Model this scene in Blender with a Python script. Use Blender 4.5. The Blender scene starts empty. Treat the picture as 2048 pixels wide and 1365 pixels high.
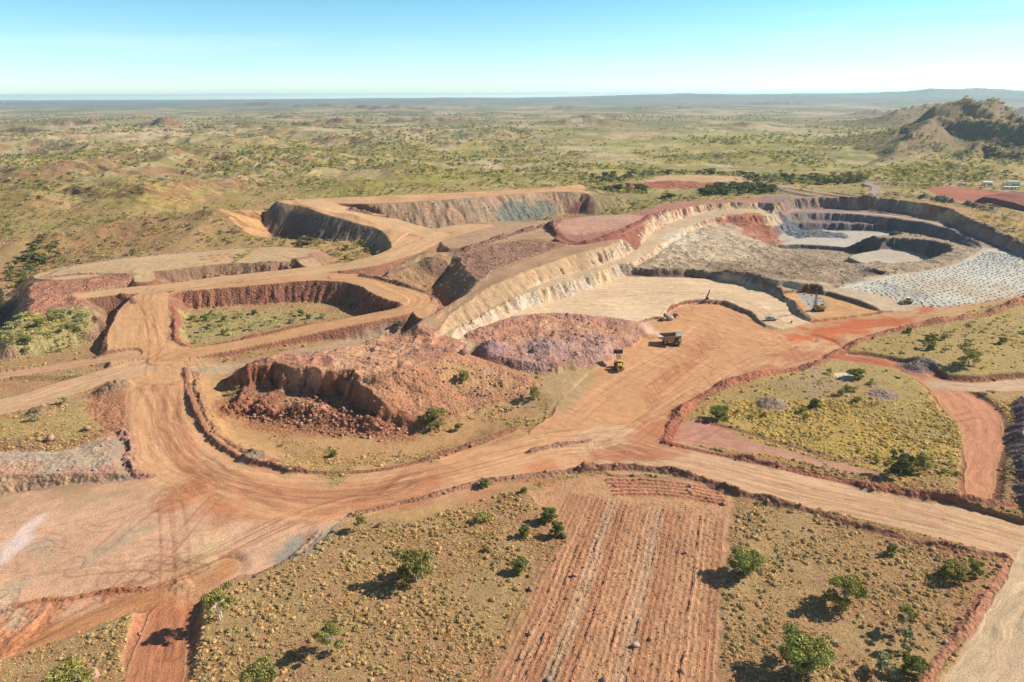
import bpy, math, random
import numpy as np
from mathutils import Matrix, Vector
random.seed(7); RNG = np.random.RandomState(7)
SC = bpy.context.scene; COL = SC.collection
R = math.radians
Q = 1.0                      # terrain grid density
# ---------------------------------------------------------------- camera
CAM_H = 98.0; FPX = 1384.0; PITCH = R(19.5); ROLL = R(0.22)
fw = np.array([0, math.cos(PITCH), -math.sin(PITCH)])
_up = np.array([0, math.sin(PITCH), math.cos(PITCH)]); _rt = np.array([1.0, 0, 0])
rt = _rt*math.cos(ROLL) - _up*math.sin(ROLL); up = _rt*math.sin(ROLL) + _up*math.cos(ROLL)
cd = bpy.data.cameras.new('camera'); cam = bpy.data.objects.new('camera', cd); COL.objects.link(cam)
cd.sensor_width = 36; cd.lens = FPX/2048*36; cd.clip_start = 0.5; cd.clip_end = 90000
cam.matrix_world = Matrix(((rt[0], up[0], -fw[0], 0), (rt[1], up[1], -fw[1], 0), (rt[2], up[2], -fw[2], CAM_H), (0, 0, 0, 1)))
SC.camera = cam
# ---------------------------------------------------------------- light
SUN_EL, SUN_AZ = R(34), R(14)          # azimuth measured from +X towards +Y
w = bpy.data.worlds.new('World'); SC.world = w; w.use_nodes = True
nt = w.node_tree; nt.nodes.clear()
sky = nt.nodes.new('ShaderNodeTexSky'); sky.sky_type = 'NISHITA'; sky.sun_disc = False
sky.sun_elevation = SUN_EL; sky.sun_rotation = R(90) - SUN_AZ
sky.altitude = 300; sky.air_density = 1.0; sky.dust_density = 0.0; sky.ozone_density = 3.0
bg = nt.nodes.new('ShaderNodeBackground'); bg.inputs[1].default_value = 0.080
wo = nt.nodes.new('ShaderNodeOutputWorld')
# thin cirrus: brighter streaks in the low right sky
tc = nt.nodes.new('ShaderNodeTexCoord'); mp = nt.nodes.new('ShaderNodeMapping'); mp.inputs['Scale'].default_value = (1.6, 1.6, 22); mp.inputs['Rotation'].default_value = (R(4), R(-6), 0)
nz = nt.nodes.new('ShaderNodeTexNoise'); nz.inputs['Scale'].default_value = 1.7; nz.inputs['Detail'].default_value = 5
rp = nt.nodes.new('ShaderNodeMapRange'); rp.inputs[1].default_value = 0.5; rp.inputs[2].default_value = 0.85; rp.inputs[3].default_value = 0; rp.inputs[4].default_value = 0.34
mx = nt.nodes.new('ShaderNodeMix'); mx.data_type = 'RGBA'
tint = nt.nodes.new('ShaderNodeMix'); tint.data_type = 'RGBA'; tint.blend_type = 'MULTIPLY'; tint.inputs[0].default_value = 1.0
sx = nt.nodes.new('ShaderNodeSeparateXYZ'); nt.links.new(tc.outputs['Generated'], sx.inputs[0])
rmp = nt.nodes.new('ShaderNodeValToRGB'); nt.links.new(sx.outputs[2], rmp.inputs[0]); e_ = rmp.color_ramp.elements
e_[0].position = 0.0; e_[0].color = (2.5, 2.8, 2.8, 1); e7 = rmp.color_ramp.elements.new(.0055); e7.color = (1.32, 1.62, 1.78, 1); e5 = rmp.color_ramp.elements.new(.03); e5.color = (1.12, 1.40, 1.55, 1); e6 = [e for e in rmp.color_ramp.elements if e.position > .9][0]; e6.position = .15; e6.color = (.64, 1.14, 1.22, 1); e3 = rmp.color_ramp.elements.new(.35); e3.color = (.62, .72, .74, 1)
nt.links.new(rmp.outputs[0], tint.inputs[7])
L = nt.links.new
L(tc.outputs['Generated'], mp.inputs[0]); L(mp.outputs[0], nz.inputs['Vector']); L(nz.outputs[0], rp.inputs[0])
L(sky.outputs[0], tint.inputs[6]); L(tint.outputs[2], mx.inputs[6]); mx.inputs[7].default_value = (9.0, 9.6, 9.8, 1); L(rp.outputs[0], mx.inputs[0])
L(mx.outputs[2], bg.inputs[0]); L(bg.outputs[0], wo.inputs[0])
sd = bpy.data.lights.new('sun', 'SUN'); sd.energy = 5.0; sd.angle = R(0.5); sd.color = (1, 0.93, 0.82)
so = bpy.data.objects.new('sun', sd); COL.objects.link(so)
sv = Vector((math.cos(SUN_EL)*math.cos(SUN_AZ), math.cos(SUN_EL)*math.sin(SUN_AZ), math.sin(SUN_EL)))
so.rotation_euler = sv.to_track_quat('Z', 'Y').to_euler(); so.location = (0, 0, 300)
SC.view_settings.view_transform = 'Standard'; SC.view_settings.look = 'None'
SC.view_settings.exposure = 0.60; SC.view_settings.gamma = 1
# ---------------------------------------------------------------- helpers
def ray(u, v):
    return fw + (u-1024)/FPX*rt - (v-682.5)/FPX*up
def W(u, v, z=0.0):
    d = ray(u, v); t = (z-CAM_H)/d[2]; return (d[0]*t, d[1]*t, z)
def WD(u, v, Y):               # the point seen at (u,v) that stands Y metres ahead
    d = ray(u, v); t = Y/d[1]; return (d[0]*t, Y, CAM_H + d[2]*t)
def lin(c): return tuple((x/255/12.92 if x/255 <= .04045 else ((x/255+.055)/1.055)**2.4) for x in c)
AL = 0.80
def c8(r, g, b): return np.array(lin((r, g, b)), dtype=np.float32)*AL
_T = RNG.rand(256, 256).astype(np.float32)
def vn(x, y):
    xi = np.floor(x); yi = np.floor(y); fx = (x-xi).astype(np.float32); fy = (y-yi).astype(np.float32)
    xi = xi.astype(np.int32) & 255; yi = yi.astype(np.int32) & 255; x1 = (xi+1) & 255; y1 = (yi+1) & 255
    fx = fx*fx*(3-2*fx); fy = fy*fy*(3-2*fy)
    a = _T[xi, yi]; b = _T[x1, yi]; c = _T[xi, y1]; d = _T[x1, y1]
    return a + (b-a)*fx + (c-a)*fy + (a-b-c+d)*fx*fy
def fbm(x, y, o=4, g=0.5, ox=0.0):
    s = 0; a = 1; t = 0; x = x+ox; y = y+ox*1.7
    for i in range(o):
        s = s + a*vn(x*2**i+i*17.3, y*2**i+i*31.7); t += a; a *= g
    return s/t*2-1             # about -1..1, mostly +-0.5
def ridg(x, y, o=4, ox=0.0):
    s = 0; a = 1; t = 0; x = x+ox; y = y+ox
    for i in range(o):
        s = s + a*(1-np.abs(vn(x*2**i+i*7.3, y*2**i+i*3.7)*2-1)); t += a; a *= 0.5
    return s/t
def sst(x, a, b):
    t = np.clip((x-a)/(b-a), 0, 1); return t*t*(3-2*t)
# ---------------------------------------------------------------- terrain grid
ys = [72.0]
while ys[-1] < 30000:
    y = ys[-1]
    if y < 240: d = max(0.2, 1.7*y*y/(CAM_H*FPX))
    elif y < 720: d = 0.75
    elif y < 1000: d = 0.75 + (y-720)/280*6
    else: d = 0.0068*y if y < 3500 else 0.014*y
    ys.append(y + d/Q)
YR = np.array(ys)
nc = int(1330*Q)
UC = np.linspace(-1500, 1500, nc)/FPX
DEP = YR*math.cos(PITCH) + CAM_H*math.sin(PITCH)
Y = np.repeat(YR[:, None], nc, 1); X = DEP[:, None]*UC[None, :]
NR, NC = X.shape
print('grid', NR, NC)
U8 = (X/DEP[:, None])*FPX + 1024
# domain warp: irregular, dozer-pushed edges
WX = X + 1.3*fbm(X/11, Y/11, 2, ox=3) + 0.55*fbm(X/2.7, Y/2.7, 2, ox=9)
WY = Y + 1.3*fbm(X/11, Y/11, 2, ox=53) + 0.55*fbm(X/2.7, Y/2.7, 2, ox=29)
Z = np.zeros_like(X); C = np.zeros(X.shape+(3,), np.float32)
FL = np.zeros(X.shape+(2,), np.float32)          # flow coordinates: across, along (metres)
MS = np.zeros(X.shape, np.float32); MR = np.zeros(X.shape, np.float32); MV = np.ones(X.shape, np.float32)
BARE = np.zeros(X.shape, np.float32)             # 1 where nothing grows
# ---- natural ground
NCP = [(1024,1400,0),(0,1400,-2),(2048,1400,0),(600,1200,0),(1700,850,0),(1350,750,0),(1700,720,1),(1950,700,3),(2000,620,6),(2060,560,10),(2000,450,12),(1750,385,12),
 (1330,400,12),(1450,385,10),(600,485,6),(300,500,9),(60,560,2),(-200,560,-2),(0,700,-2),(100,690,-2),(-300,700,-3),(560,640,2),(450,655,2),(850,860,-1),(600,880,-1.5),(100,850,0),
 (1000,370,12),(700,380,16),(500,385,14),(200,420,6),(-100,420,3),(1000,300,2),(300,300,4),(1700,330,8),(1900,350,12),(1000,240,0),(200,240,0),(1900,240,0),(1000,205,0),(2048,205,0),(0,210,0),(2400,900,2),(2400,500,12),(-400,1200,-3)]
nz_ = np.zeros_like(X); nw = np.zeros_like(X); LY = 2.2*np.log(DEP)[:, None]
for (u, v, z) in NCP:
    p = W(u, max(v, 207), z); dp = p[1]*math.cos(PITCH)+CAM_H*math.sin(PITCH)
    wgt = 1/((UC[None, :]-p[0]/dp)**2 + (LY-2.2*math.log(dp))**2 + 0.01)**1.8
    nz_ += wgt*z; nw += wgt
Z[:] = nz_/nw
far = sst(Y, 450, 1100)
Z += 0.5*fbm(X/25, Y/25, 3, ox=1) + 0.12*fbm(X/3, Y/3, 3, ox=2)
Z += sst(Y, 380, 700)*2.2*fbm(X/70, Y/70, 4, ox=4) + far*5*fbm(X/260, Y/260, 4, ox=5) + sst(Y, 1500, 4000)*16*(ridg(X/1300, Y/1300, 4, ox=6)-.55)
leftm = sst(-X/DEP[:, None]*1.0, -0.05, 0.45)*sst(Y, 560, 800)*(1-sst(Y, 1700, 3000))
Z += leftm*46*(ridg(X/170, Y/210, 6, ox=16)-0.5)+sst(Y,700,1000)*(1-sst(Y,2600,3600))*7*(ridg(X/120, Y/150, 4, ox=26)-.5)
ROCKY = np.zeros(X.shape, np.float32); TINT = np.zeros(X.shape, np.float32)
def blk(x0, x1, y0, y1):
    r0 = max(0, np.searchsorted(YR, y0)-1); r1 = min(NR, np.searchsorted(YR, y1)+2)
    if r1-r0 < 2: return None
    dl = [DEP[r0], DEP[r1-1]]
    a = min(x0/dl[0], x0/dl[1]); b = max(x1/dl[0], x1/dl[1])
    c0 = max(0, np.searchsorted(UC, a)-1); c1 = min(NC, np.searchsorted(UC, b)+2)
    if c1-c0 < 2: return None
    return slice(r0, r1), slice(c0, c1)
def ridge(pts, k=0.62, cliff=0, rock=0.6, gul=0.22, pw=1.15, top=6, seed=0, warp=.3, col=None):
    """natural ridge: crest points in world (x,y,z); flanks fall off at slope k"""
    P = [np.array(p) for p in pts]; zm = max(p[2] for p in P)+10; m = zm/k*1.9+30
    x0 = min(p[0] for p in P)-m; x1 = max(p[0] for p in P)+m; y0 = min(p[1] for p in P)-m; y1 = max(p[1] for p in P)+m
    b = blk(x0, x1, y0, y1)
    if b is None: return
    x = X[b]; y = Y[b]; sc = zm*0.9+12
    x = x + sc*warp*fbm(x/sc, y/sc, 4, ox=seed+1); y_ = y + sc*warp*fbm(X[b]/sc, y/sc, 4, ox=seed+21)
    best = np.full(x.shape, -1e9)
    if len(P) == 1: P = [P[0], P[0]+np.array([.5, 0, 0])]
    for p, q in zip(P[:-1], P[1:]):
        dx, dy = q[0]-p[0], q[1]-p[1]; L2 = dx*dx+dy*dy+1e-9
        t = np.clip(((x-p[0])*dx+(y_-p[1])*dy)/L2, 0, 1)
        d = np.hypot(x-p[0]-t*dx, y_-p[1]-t*dy); zc = p[2]+t*(q[2]-p[2])
        d = np.maximum(d-top, 0)
        rel = zc-k*d*(1+0*d)
        h = np.maximum(zc, 1); e = np.exp(-k*d/h*1.25)*h + (zc-h)
        best = np.maximum(best, e)
    g = ridg(x/(sc*.5), y_/(sc*.5), 4, ox=seed+5)-.55
    best = best + gul*sc*g*np.clip(best/zm, 0, 1)*1.15
    if cliff:
        cz = cliff + 0.10*sc*fbm(x/sc/2, y_/sc/2, 3, ox=seed+7); hs = zm*0.06
        best = best + hs*sst(best, cz-1.2*hs, cz-0.3*hs) - hs*0.5
    old = Z[b].copy(); n = np.maximum(old, best); soft = sst(best-old, -6, 0)
    Z[b] = n
    wgt = sst(best-old, 0, 0.12*zm+1)
    ROCKY[b] = np.maximum(ROCKY[b], rock*wgt)
    if col is not None: TINT[b] = np.maximum(TINT[b], sst(best-old, -2, 6))
def hill(u, vt, vb, wpx, rock=0.6, dy=0.5, seed=0, k=0.7):
    d = ray(u, vb); D = -CAM_H/d[2]*d[1]; rx = wpx*D/FPX
    yc = D+rx*dy*1.2; top = WD(u, vt-5, yc); rock = min(1, rock+.35)
    hz = top[2]
    if hz < 1: hz = 1
    rh = np.random.RandomState(seed+400); n_ = 5+int(wpx > 50)*2
    pts = []
    for q in range(n_):
        f = q/(n_-1)*2-1; vv = vt-3+(vb-vt)*(.12+.55*abs(f-.25*rh.randn())*rh.rand()+.25*f*f)
        pts.append(WD(u+f*wpx*.85, vv, yc+rx*.5*rh.randn()*.6))
    ridge(pts, k=max(0.24, min(k, 1.5*hz/(rx*.6+1))), rock=rock, seed=seed, top=rx*.05)
# left natural hills near the pads
ridge([W(60,480,12), W(160,455,17), W(300,436,21), W(420,424,25), W(545,409,28)], k=0.42, rock=0.25, gul=0.08, top=5, seed=2)
ridge([W(-40,345,24), W(90,325,34), W(190,322,32), W(260,350,20)], k=0.4, rock=0.45, gul=0.2, seed=3)
ridge([W(300,320,26), W(345,301,38), W(420,322,24), W(480,340,14)], k=0.42, rock=0.45, gul=0.2, seed=4)
ridge([W(-60,400,16), W(60,382,22), W(150,400,12)], k=0.4, rock=0.2, gul=0.15, seed=5)
ridge([W(230,384,20), W(300,368,26), W(400,360,25), W(500,352,24), W(560,368,16)], k=0.4, rock=0.35, gul=0.2, seed=6)
ridge([W(160,372,18), W(230,390,15)], k=0.4, rock=0.2, seed=66)
for i, a in enumerate([(60,255,278,110,.8),(330,236,262,60,.8),(420,252,270,55,.8),(500,250,270,60,1),(330,262,275,90,.6),(620,246,258,60,.7),(150,240,255,60,.8),(300,258,276,60,.9),
    (455,268,284,80,.5),(820,256,275,120,.25),(720,212,219,45,.9),(800,211,221,60,.9),(640,208,216,50,.8),(930,239,248,38,1),(1160,238,252,90,.3),(1000,258,278,110,.25),
    (1165,231,238,28,1),(1235,232,238,20,1),(1230,240,247,40,.6),(1375,213,219,22,1),(1290,215,219,22,1),(1130,214,219,25,.8),(590,232,240,60,.8),(820,238,246,50,.8),
    (40,206,211,30,.8),(520,206,213,60,.6),(960,211,216,30,.8),(1500,246,258,90,.25),(700,272,296,130,.2),(560,282,300,90,.4),(930,282,298,110,.25),(1560,205,210,60,.4),(1750,218,232,40,.7),
    (690,238,250,60,.7),(870,238,248,70,.5),(400,300,318,60,.5),(120,300,318,80,.5),(1480,282,296,80,.2)]):
    hill(a[0], a[1], a[2], a[3], rock=a[4], seed=10+i)
# the big butte on the right
ridge([WD(1770,268,1500), WD(1820,246,1480), WD(1875,222,1460), WD(1935,205,1480), WD(1985,210,1500), WD(2035,236,1450), WD(2120,262,1350)], k=0.66, cliff=60, rock=.42, gul=.24, col=1, warp=.16, seed=70, top=10)
ridge([WD(1868,240,1300), WD(1960,243,1240), WD(2048,256,1180), WD(2140,262,1120)], k=0.66, cliff=52, rock=.42, gul=.24, col=1, warp=.16, seed=71, top=16)
ridge([WD(1865,242,1290), WD(1830,268,1170), WD(1790,300,1060), WD(1735,335,960), WD(1700,352,900)], k=0.44, cliff=40, rock=.35, gul=.24, col=1, warp=.16, seed=75, top=3)
ridge([WD(1800,262,1330), WD(1770,290,1200), WD(1725,312,1130)], k=0.44, cliff=36, rock=.42, gul=.24, col=1, warp=.16, seed=76, top=4)
ridge([WD(1960,290,1060), WD(2020,304,1000), WD(2120,310,960)], k=0.66, cliff=26, rock=.42, gul=.24, col=1, warp=.16, seed=72, top=5)
ridge([WD(1955,292,1060), WD(1930,322,980), WD(1880,345,900)], k=0.5, rock=.5, gul=.24, col=1, warp=.16, seed=77, top=2)
ridge([WD(1790,222,2400), WD(1850,212,2500), WD(1905,208,2600), WD(1990,214,2600)], k=0.5, rock=.35, gul=.24, col=1, warp=.16, seed=73)
ridge([WD(2048,215,3600), WD(2140,208,3500)], k=0.5, rock=.6, gul=.24, col=1, warp=.16, seed=74)
# blue ranges along the horizon, higher to the right
hm = sst(UC, -0.35, 0.15)[None, :]; hr = sst(UC, 0.30, 0.62)[None, :]
rr = sst(Y, 9000, 15000)*(1-sst(Y, 24000, 29000))
hz_ = (4+44*sst(UC, -.62, 0)+58*sst(UC, .03, .26))[None, :]
Z += rr*hz_*(0.42+0.95*ridg(X/1500, Y/5200, 6, ox=33)) + hr*sst(Y, 6500, 9500)*(1-sst(Y, 12000, 16000))*240*np.clip(ridg(X/1900, Y/2300, 5, ox=34)-.40, 0, 1)
Z -= 0*Y
NATZ = Z.copy()
# ---- natural colour
n1 = fbm(X/38, Y/38, 4, ox=40); n2 = fbm(X/14, Y/14, 4, ox=41); n3 = fbm(X/150, Y/220, 4, ox=42); n4 = fbm(X/5, Y/5, 3, ox=43); n5 = fbm(X/700, Y/1500, 4, ox=44)
def mixc(a, col, t): a[:] = a + (np.asarray(col, np.float32)-a)*np.clip(t, 0, 1)[..., None].astype(np.float32)
soil = c8(186,132,98); straw = c8(194,158,104); olive = c8(138,132,66); yel = c8(176,168,42); pale = c8(205,186,150); dgreen = c8(84,98,56)
C[:] = soil
mixc(C, straw, sst(n2+.5*n4, -.45, .35)*.8)
mixc(C, straw, sst(Y, 300, 600)*.65)
gr = sst(n1+.6*n2, -.15, .45)*sst(Y, 350, 600)
mixc(C, olive, gr*.85)
mixc(C, yel, sst(fbm(X/40, Y/60, 4, ox=50)+.5*n3, 0.02, .4)*sst(Y, 420, 700)*.75)
mixc(C, pale, sst(n3+.5*n1, .12, .45)*sst(Y, 700, 1100)*.8)
mixc(C, c8(166,166,62), sst(Y, 560, 800)*(1-sst(Y, 2200, 3600))*sst(n3+.5*n2, -.45, .25)*.8)
midg = sst(Y, 600, 1000)*(1-sst(Y, 2200, 4200))
mixc(C, yel, midg*sst(n3, -.5, .3)*.35)
mixc(C, c8(148,150,100), sst(Y, 1800, 3500)*.75)
mixc(C, c8(96,108,80), sst(Y, 2200, 4500)*sst(n5, -.15, .15)*.85)
mixc(C, c8(196,170,140), sst(Y, 2500, 4500)*sst(fbm(X/900, Y/2600, 4, ox=51), .12, .32)*.7)
mixc(C, c8(92,104,76), sst(Y, 6500, 9500)*(.35+.5*sst(fbm(X/500, Y/2200, 5, g=.6, ox=59), -.1, .15)))
mixc(C, c8(150,118,88), sst(leftm, .1, .6)*.6); mixc(C, yel, sst(leftm, .1, .6)*sst(-(Z-16)/12+n1, .2, .9)*.55)
mixc(C, pale, sst(fbm(X/120, Y/420, 4, ox=57), .08, .22)*sst(Y, 620, 900)*(1-sst(Y, 2600, 4000))*.85)
mixc(C, c8(98,110,62), sst(fbm(X/80, Y/260, 4, ox=58), .10, .25)*sst(Y, 620, 900)*(1-sst(Y, 2600, 4000))*.6)
pt = fbm(X/23, Y/34, 4, g=.65, ox=150)+.5*fbm(X/90, Y/120, 3, ox=151)
mixc(C, c8(132,132,60), sst(pt, .06, .2)*sst(Y, 480, 700)*(1-sst(Y, 2000, 3500))*.7)
mixc(C, c8(176,164,66), sst(-pt, .05, .2)*sst(n3+.6*n1, -.1, .3)*sst(Y, 480, 700)*(1-sst(Y, 1800, 3000))*.6)
p2 = fbm(X/130, Y/260, 5, g=.65, ox=152)
mixc(C, c8(92,104,66), sst(p2, .05, .18)*sst(Y, 1300, 2200)*.75); mixc(C, c8(212,190,156), sst(-p2, .10, .22)*sst(Y, 1000, 1800)*(1-sst(Y, 6500, 9000))*.75)
mixc(C, c8(214,192,158), sst(-pt+.3*p2, .14, .3)*sst(Y, 560, 800)*(1-sst(Y, 1800, 2600))*.6)
redsoil = sst(fbm(X/60, Y/60, 3, ox=55), .1, .5)*(1-far)
mixc(C, c8(172,108,74), redsoil*.5)
mixc(C, c8(104,86,62), TINT*.95); mixc(C, c8(92,88,56), TINT*sst(n2+n1, -.3, .3)*.7)
rk = ROCKY*sst(fbm(X/22, Y/22, 4, ox=45)+ROCKY*.9-.35, -.2, .5)
gz = np.gradient(Z, axis=0)/np.gradient(Y, axis=0); gx = np.gradient(Z, axis=1)/np.gradient(X, axis=1); SL = np.hypot(gz, gx)
mixc(C, c8(108,72,62), np.clip(rk*1.1, 0, 1)*.85)
mixc(C, c8(138,80,58), sst(SL+.3*n4, .48, .75)*sst(Y, 420, 500)*(.85-.6*TINT))
mixc(C, c8(126,82,64), leftm*sst(fbm(X/30, Y/30, 4, ox=160)+SL*.9, .35, .6)*.8)
MR[:] = np.clip(rk*.7, 0, 1)
# ---------------------------------------------------------------- earthworks
def cr(P, n=5, closed=False):
    P = [np.array(p, float) for p in P]; out = []; m = len(P)
    for i in range(m if closed else m-1):
        if closed: p0, p1, p2, p3 = P[i-1], P[i], P[(i+1) % m], P[(i+2) % m]
        else: p0, p1, p2, p3 = P[max(i-1, 0)], P[i], P[i+1], P[min(i+2, m-1)]
        for k in range(n):
            t = k/n
            out.append(0.5*((2*p1)+(-p0+p2)*t+(2*p0-5*p1+4*p2-p3)*t*t+(-p0+3*p1-3*p2+p3)*t**3))
    if not closed: out.append(P[-1])
    return np.array(out)
def near(P, margin, closed, warp=1.0):
    """distance, arc length and edge attributes to a polyline P (n,>=3) within margin"""
    m = margin+3
    b = blk(P[:, 0].min()-m, P[:, 0].max()+m, P[:, 1].min()-m, P[:, 1].max()+m)
    if b is None: return None
    r0, c0 = b[0].start, b[1].start
    x = X[b]+(WX[b]-X[b])*warp; y = Y[b]+(WY[b]-Y[b])*warp
    D = np.full(x.shape, 1e9); S = np.zeros(x.shape); A = np.zeros(x.shape+(P.shape[1]-2,)); SG = np.zeros(x.shape)
    n = len(P); s = 0.0
    for i in range(n if closed else n-1):
        p = P[i]; q = P[(i+1) % n]; dx, dy = q[0]-p[0], q[1]-p[1]; l = math.hypot(dx, dy)
        bb = blk(min(p[0], q[0])-m, max(p[0], q[0])+m, min(p[1], q[1])-m, max(p[1], q[1])+m)
        if bb is not None and l > 1e-6:
            sl = (slice(max(0, bb[0].start-r0), bb[0].stop-r0), slice(max(0, bb[1].start-c0), bb[1].stop-c0))
            xs = x[sl]; ysl = y[sl]
            if xs.size:
                t = np.clip(((xs-p[0])*dx+(ysl-p[1])*dy)/(l*l), 0, 1)
                ex = xs-p[0]-t*dx; ey = ysl-p[1]-t*dy; d = np.hypot(ex, ey)
                mk = d < D[sl]
                D[sl] = np.where(mk, d, D[sl]); S[sl] = np.where(mk, s+t*l, S[sl])
                SG[sl] = np.where(mk, np.sign(dx*ey-dy*ex), SG[sl])
                for j in range(A.shape[-1]):
                    A[sl+(j,)] = np.where(mk, p[2+j]+t*(q[2+j]-p[2+j]), A[sl+(j,)])
        s += l
    return b, x, y, D, S, A, SG
def inside(x, y, P):
    r = np.zeros(x.shape, bool); n = len(P)
    for i in range(n):
        x0, y0 = P[i, :2]; x1, y1 = P[(i+1) % n, :2]
        if y0 == y1: continue
        k = ((y0 > y) != (y1 > y))
        r ^= k & (x < (x1-x0)*(y-y0)/(y1-y0)+x0)
    return r
def face(b, Dn, S, zn, old, fc, rub, streak):
    ch = sst(np.abs(zn-old), 0.1, 0.7)
    if fc is not None:
        fc = np.asarray(fc, np.float32)
        if fc.ndim == 2:      # several strata colours along the face
            q = np.clip(fbm(S/8+Dn/15+3, Dn/22, 4)*1.5+.5, 0, .999)*(len(fc)-1); i0 = q.astype(int)
            qf = (q-i0)[..., None]; fcol = fc[i0]*(1-qf)+fc[np.minimum(i0+1, len(fc)-1)]*qf
        else: fcol = fc
        sub = C[b]; sub += (fcol-sub)*ch[..., None].astype(np.float32); C[b] = sub
    FL[b] = np.where((ch > .3)[..., None], np.stack([S, Dn*4], -1), FL[b])
    MS[b] = MS[b]*(1-ch)+streak*ch; MR[b] = MR[b]*(1-ch)+rub*ch; MV[b] = MV[b]*(1-ch)+.05*ch
    BARE[b] = np.maximum(BARE[b], ch*.85)
def fine(b, x, y, Dn, S, flute):
    if not flute: return Dn
    g = fbm(S/3.2, Dn/14, 3, ox=7)+.5*fbm(S/1.1, Dn/5, 2, ox=8)
    return np.maximum(Dn + flute*g*sst(Dn, 0, 3), 0)
def pad(poly, fill=0.75, cut=1.3, col=None, fc=None, cc=None, rub=0.6, rubtop=0.0, flow=None, streak=0.6, flute=1.0, warp=1.0, rough=0.06, smooth=True, extra=(), veg=0.0, bare=1.0, margin=48, lumps=0.0, mix=1.0, fs=.5, only=None):
    P = np.array([W(*p) for p in poly]); P = cr(P, 4, True) if smooth else P
    r = near(P, margin, True, warp)
    if r is None: return
    b, x, y, D, S, A, _ = r
    ins = inside(x, y, P); old = Z[b].copy(); ze = A[..., 0]
    Dn = fine(b, x, y, D, S, flute)
    hi = ze+Dn*cut; lo = ze-Dn*fill
    if only == 'fill': hi = np.full_like(hi, 1e9)
    if only == 'cut': lo = np.full_like(lo, -1e9)
    zo = np.clip(old, lo, hi); zo = np.where(D > margin-1, old, zo)
    ctl = [P[i] for i in range(0, len(P), 3)]+[np.array(W(*e)) for e in extra]
    num = np.zeros(x.shape); den = np.zeros(x.shape)
    for cpt in ctl:
        ww = 1/((x-cpt[0])**2+(y-cpt[1])**2+4)**1.6; num += ww*cpt[2]; den += ww
    zi = num/den
    k = sst(D, 0, 6); zi = ze*(1-k)+zi*k
    zi = zi + rough*fbm(x/2.5, y/2.5, 3, ox=60)*2 + lumps*(ridg(x/7, y/7, 4, ox=61)-.5)*sst(D, 0, 4)
    zn = np.where(ins, zi, zo); zn = old+(zn-old)*mix
    if only == 'fill': zn = np.maximum(zn, np.where(ins, old, zn))
    face(b, D, S, np.where(ins, old, zn), old, fc, rub, fs)
    if cc is not None:
        ch = sst(old-zn, 0.1, 0.6)*(~ins); sub = C[b]; sub += (cc-sub)*ch[..., None].astype(np.float32); C[b] = sub
    Z[b] = zn
    edge = sst(np.where(ins, D, -D), -0.5, 1.0)
    if col is not None:
        sub = C[b]; sub += (np.asarray(col, np.float32)-sub)*edge[..., None].astype(np.float32); C[b] = sub
        MR[b] = MR[b]*(1-edge)+rubtop*edge; MS[b] = MS[b]*(1-edge)+streak*edge
        MV[b] = MV[b]*(1-edge)+veg*edge; BARE[b] = np.where(ins, bare, BARE[b])
        ang = R(flow if flow is not None else 0)
        f2 = np.stack([-x*math.sin(ang)+y*math.cos(ang), x*math.cos(ang)+y*math.sin(ang)], -1)
        FL[b] = np.where(ins[..., None], f2, FL[b])
ROADS = []
def road(pts, col=c8(208,162,118), fill=0.75, cut=1.2, fc=c8(150,98,74), cc=None, warp=.5, streak=1.0, flute=.5, margin=40, n=6, rub=.6, rubtop=0, paint=True, soft=1.0):
    """pts: (u, v, z, half width in metres)"""
    P = np.array([W(*p[:3])+(p[3],) for p in pts]); P = cr(P, n)
    r = near(P, margin+12, False, warp)
    if r is None: return
    b, x, y, D, S, A, SG = r
    ze = A[..., 0]; hw = A[..., 1]; Dn = fine(b, x, y, np.maximum(D-hw, 0), S, flute)
    old = Z[b].copy(); zn = np.clip(old, ze-Dn*fill, ze+Dn*cut); zn = np.where(D > margin+10, old, zn)
    if margin <= 6: zn = old+(ze-old)*sst(hw+3-D, 0, 3); zn = np.where(np.abs(ze-old) > 7, old, zn)
    zn = zn + np.where(D < hw, 0.05*fbm(S/9, D*SG/1.6, 2, ox=77)*2, 0)
    face(b, Dn, S, np.where(D < hw, old, zn), old, fc, rub, .5)
    Z[b] = zn
    if paint:
        e = sst(hw-D, -0.6*soft, 0.9*soft)
        sub = C[b]; sub += (np.asarray(col, np.float32)-sub)*e[..., None].astype(np.float32); C[b] = sub
        MR[b] = MR[b]*(1-e)+rubtop*e; MS[b] = MS[b]*(1-e)+streak*e; MV[b] *= (1-e); BARE[b] = np.maximum(BARE[b], e)
        FL[b] = np.where((e > .5)[..., None], np.stack([D*SG, S], -1), FL[b])
def berm(pts, h=1.5, wd=2.2, col=c8(150,100,78), rub=.8, z=0.0, lump=.5, warp=.35, n=5):
    """windrow pushed up along an edge; pts (u,v[,z])"""
    P = np.array([W(p[0], p[1], p[2] if len(p) > 2 else z) for p in pts]); P = cr(P, n)
    r = near(P, wd*2.5, False, warp)
    if r is None: return
    b, x, y, D, S, A, SG = r
    g = 1+lump*(fbm(S/6, SG*.7, 2, ox=14)+.8*fbm(S/1.7, SG*.7+D, 3, ox=18))
    g = g*(.25+.95*sst(fbm(S/19, S*0, 3, ox=P[0, 0]), -.35, .15)); prof = np.clip(1-D/(wd*(.62+.42*g)), 0, 1); prof = prof*prof*(3-2*prof)**.7
    Z[b] = Z[b]+h*.78*g*prof
    e = sst(prof, .04, .3); sub = C[b]; sub += (np.asarray(col, np.float32)-sub)*e[..., None].astype(np.float32)*.9; C[b] = sub
    MR[b] = np.maximum(MR[b]*(1-e), rub*e); MS[b] *= (1-e); MV[b] *= (1-e*.8); BARE[b] = np.maximum(BARE[b], e*.9)
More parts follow.
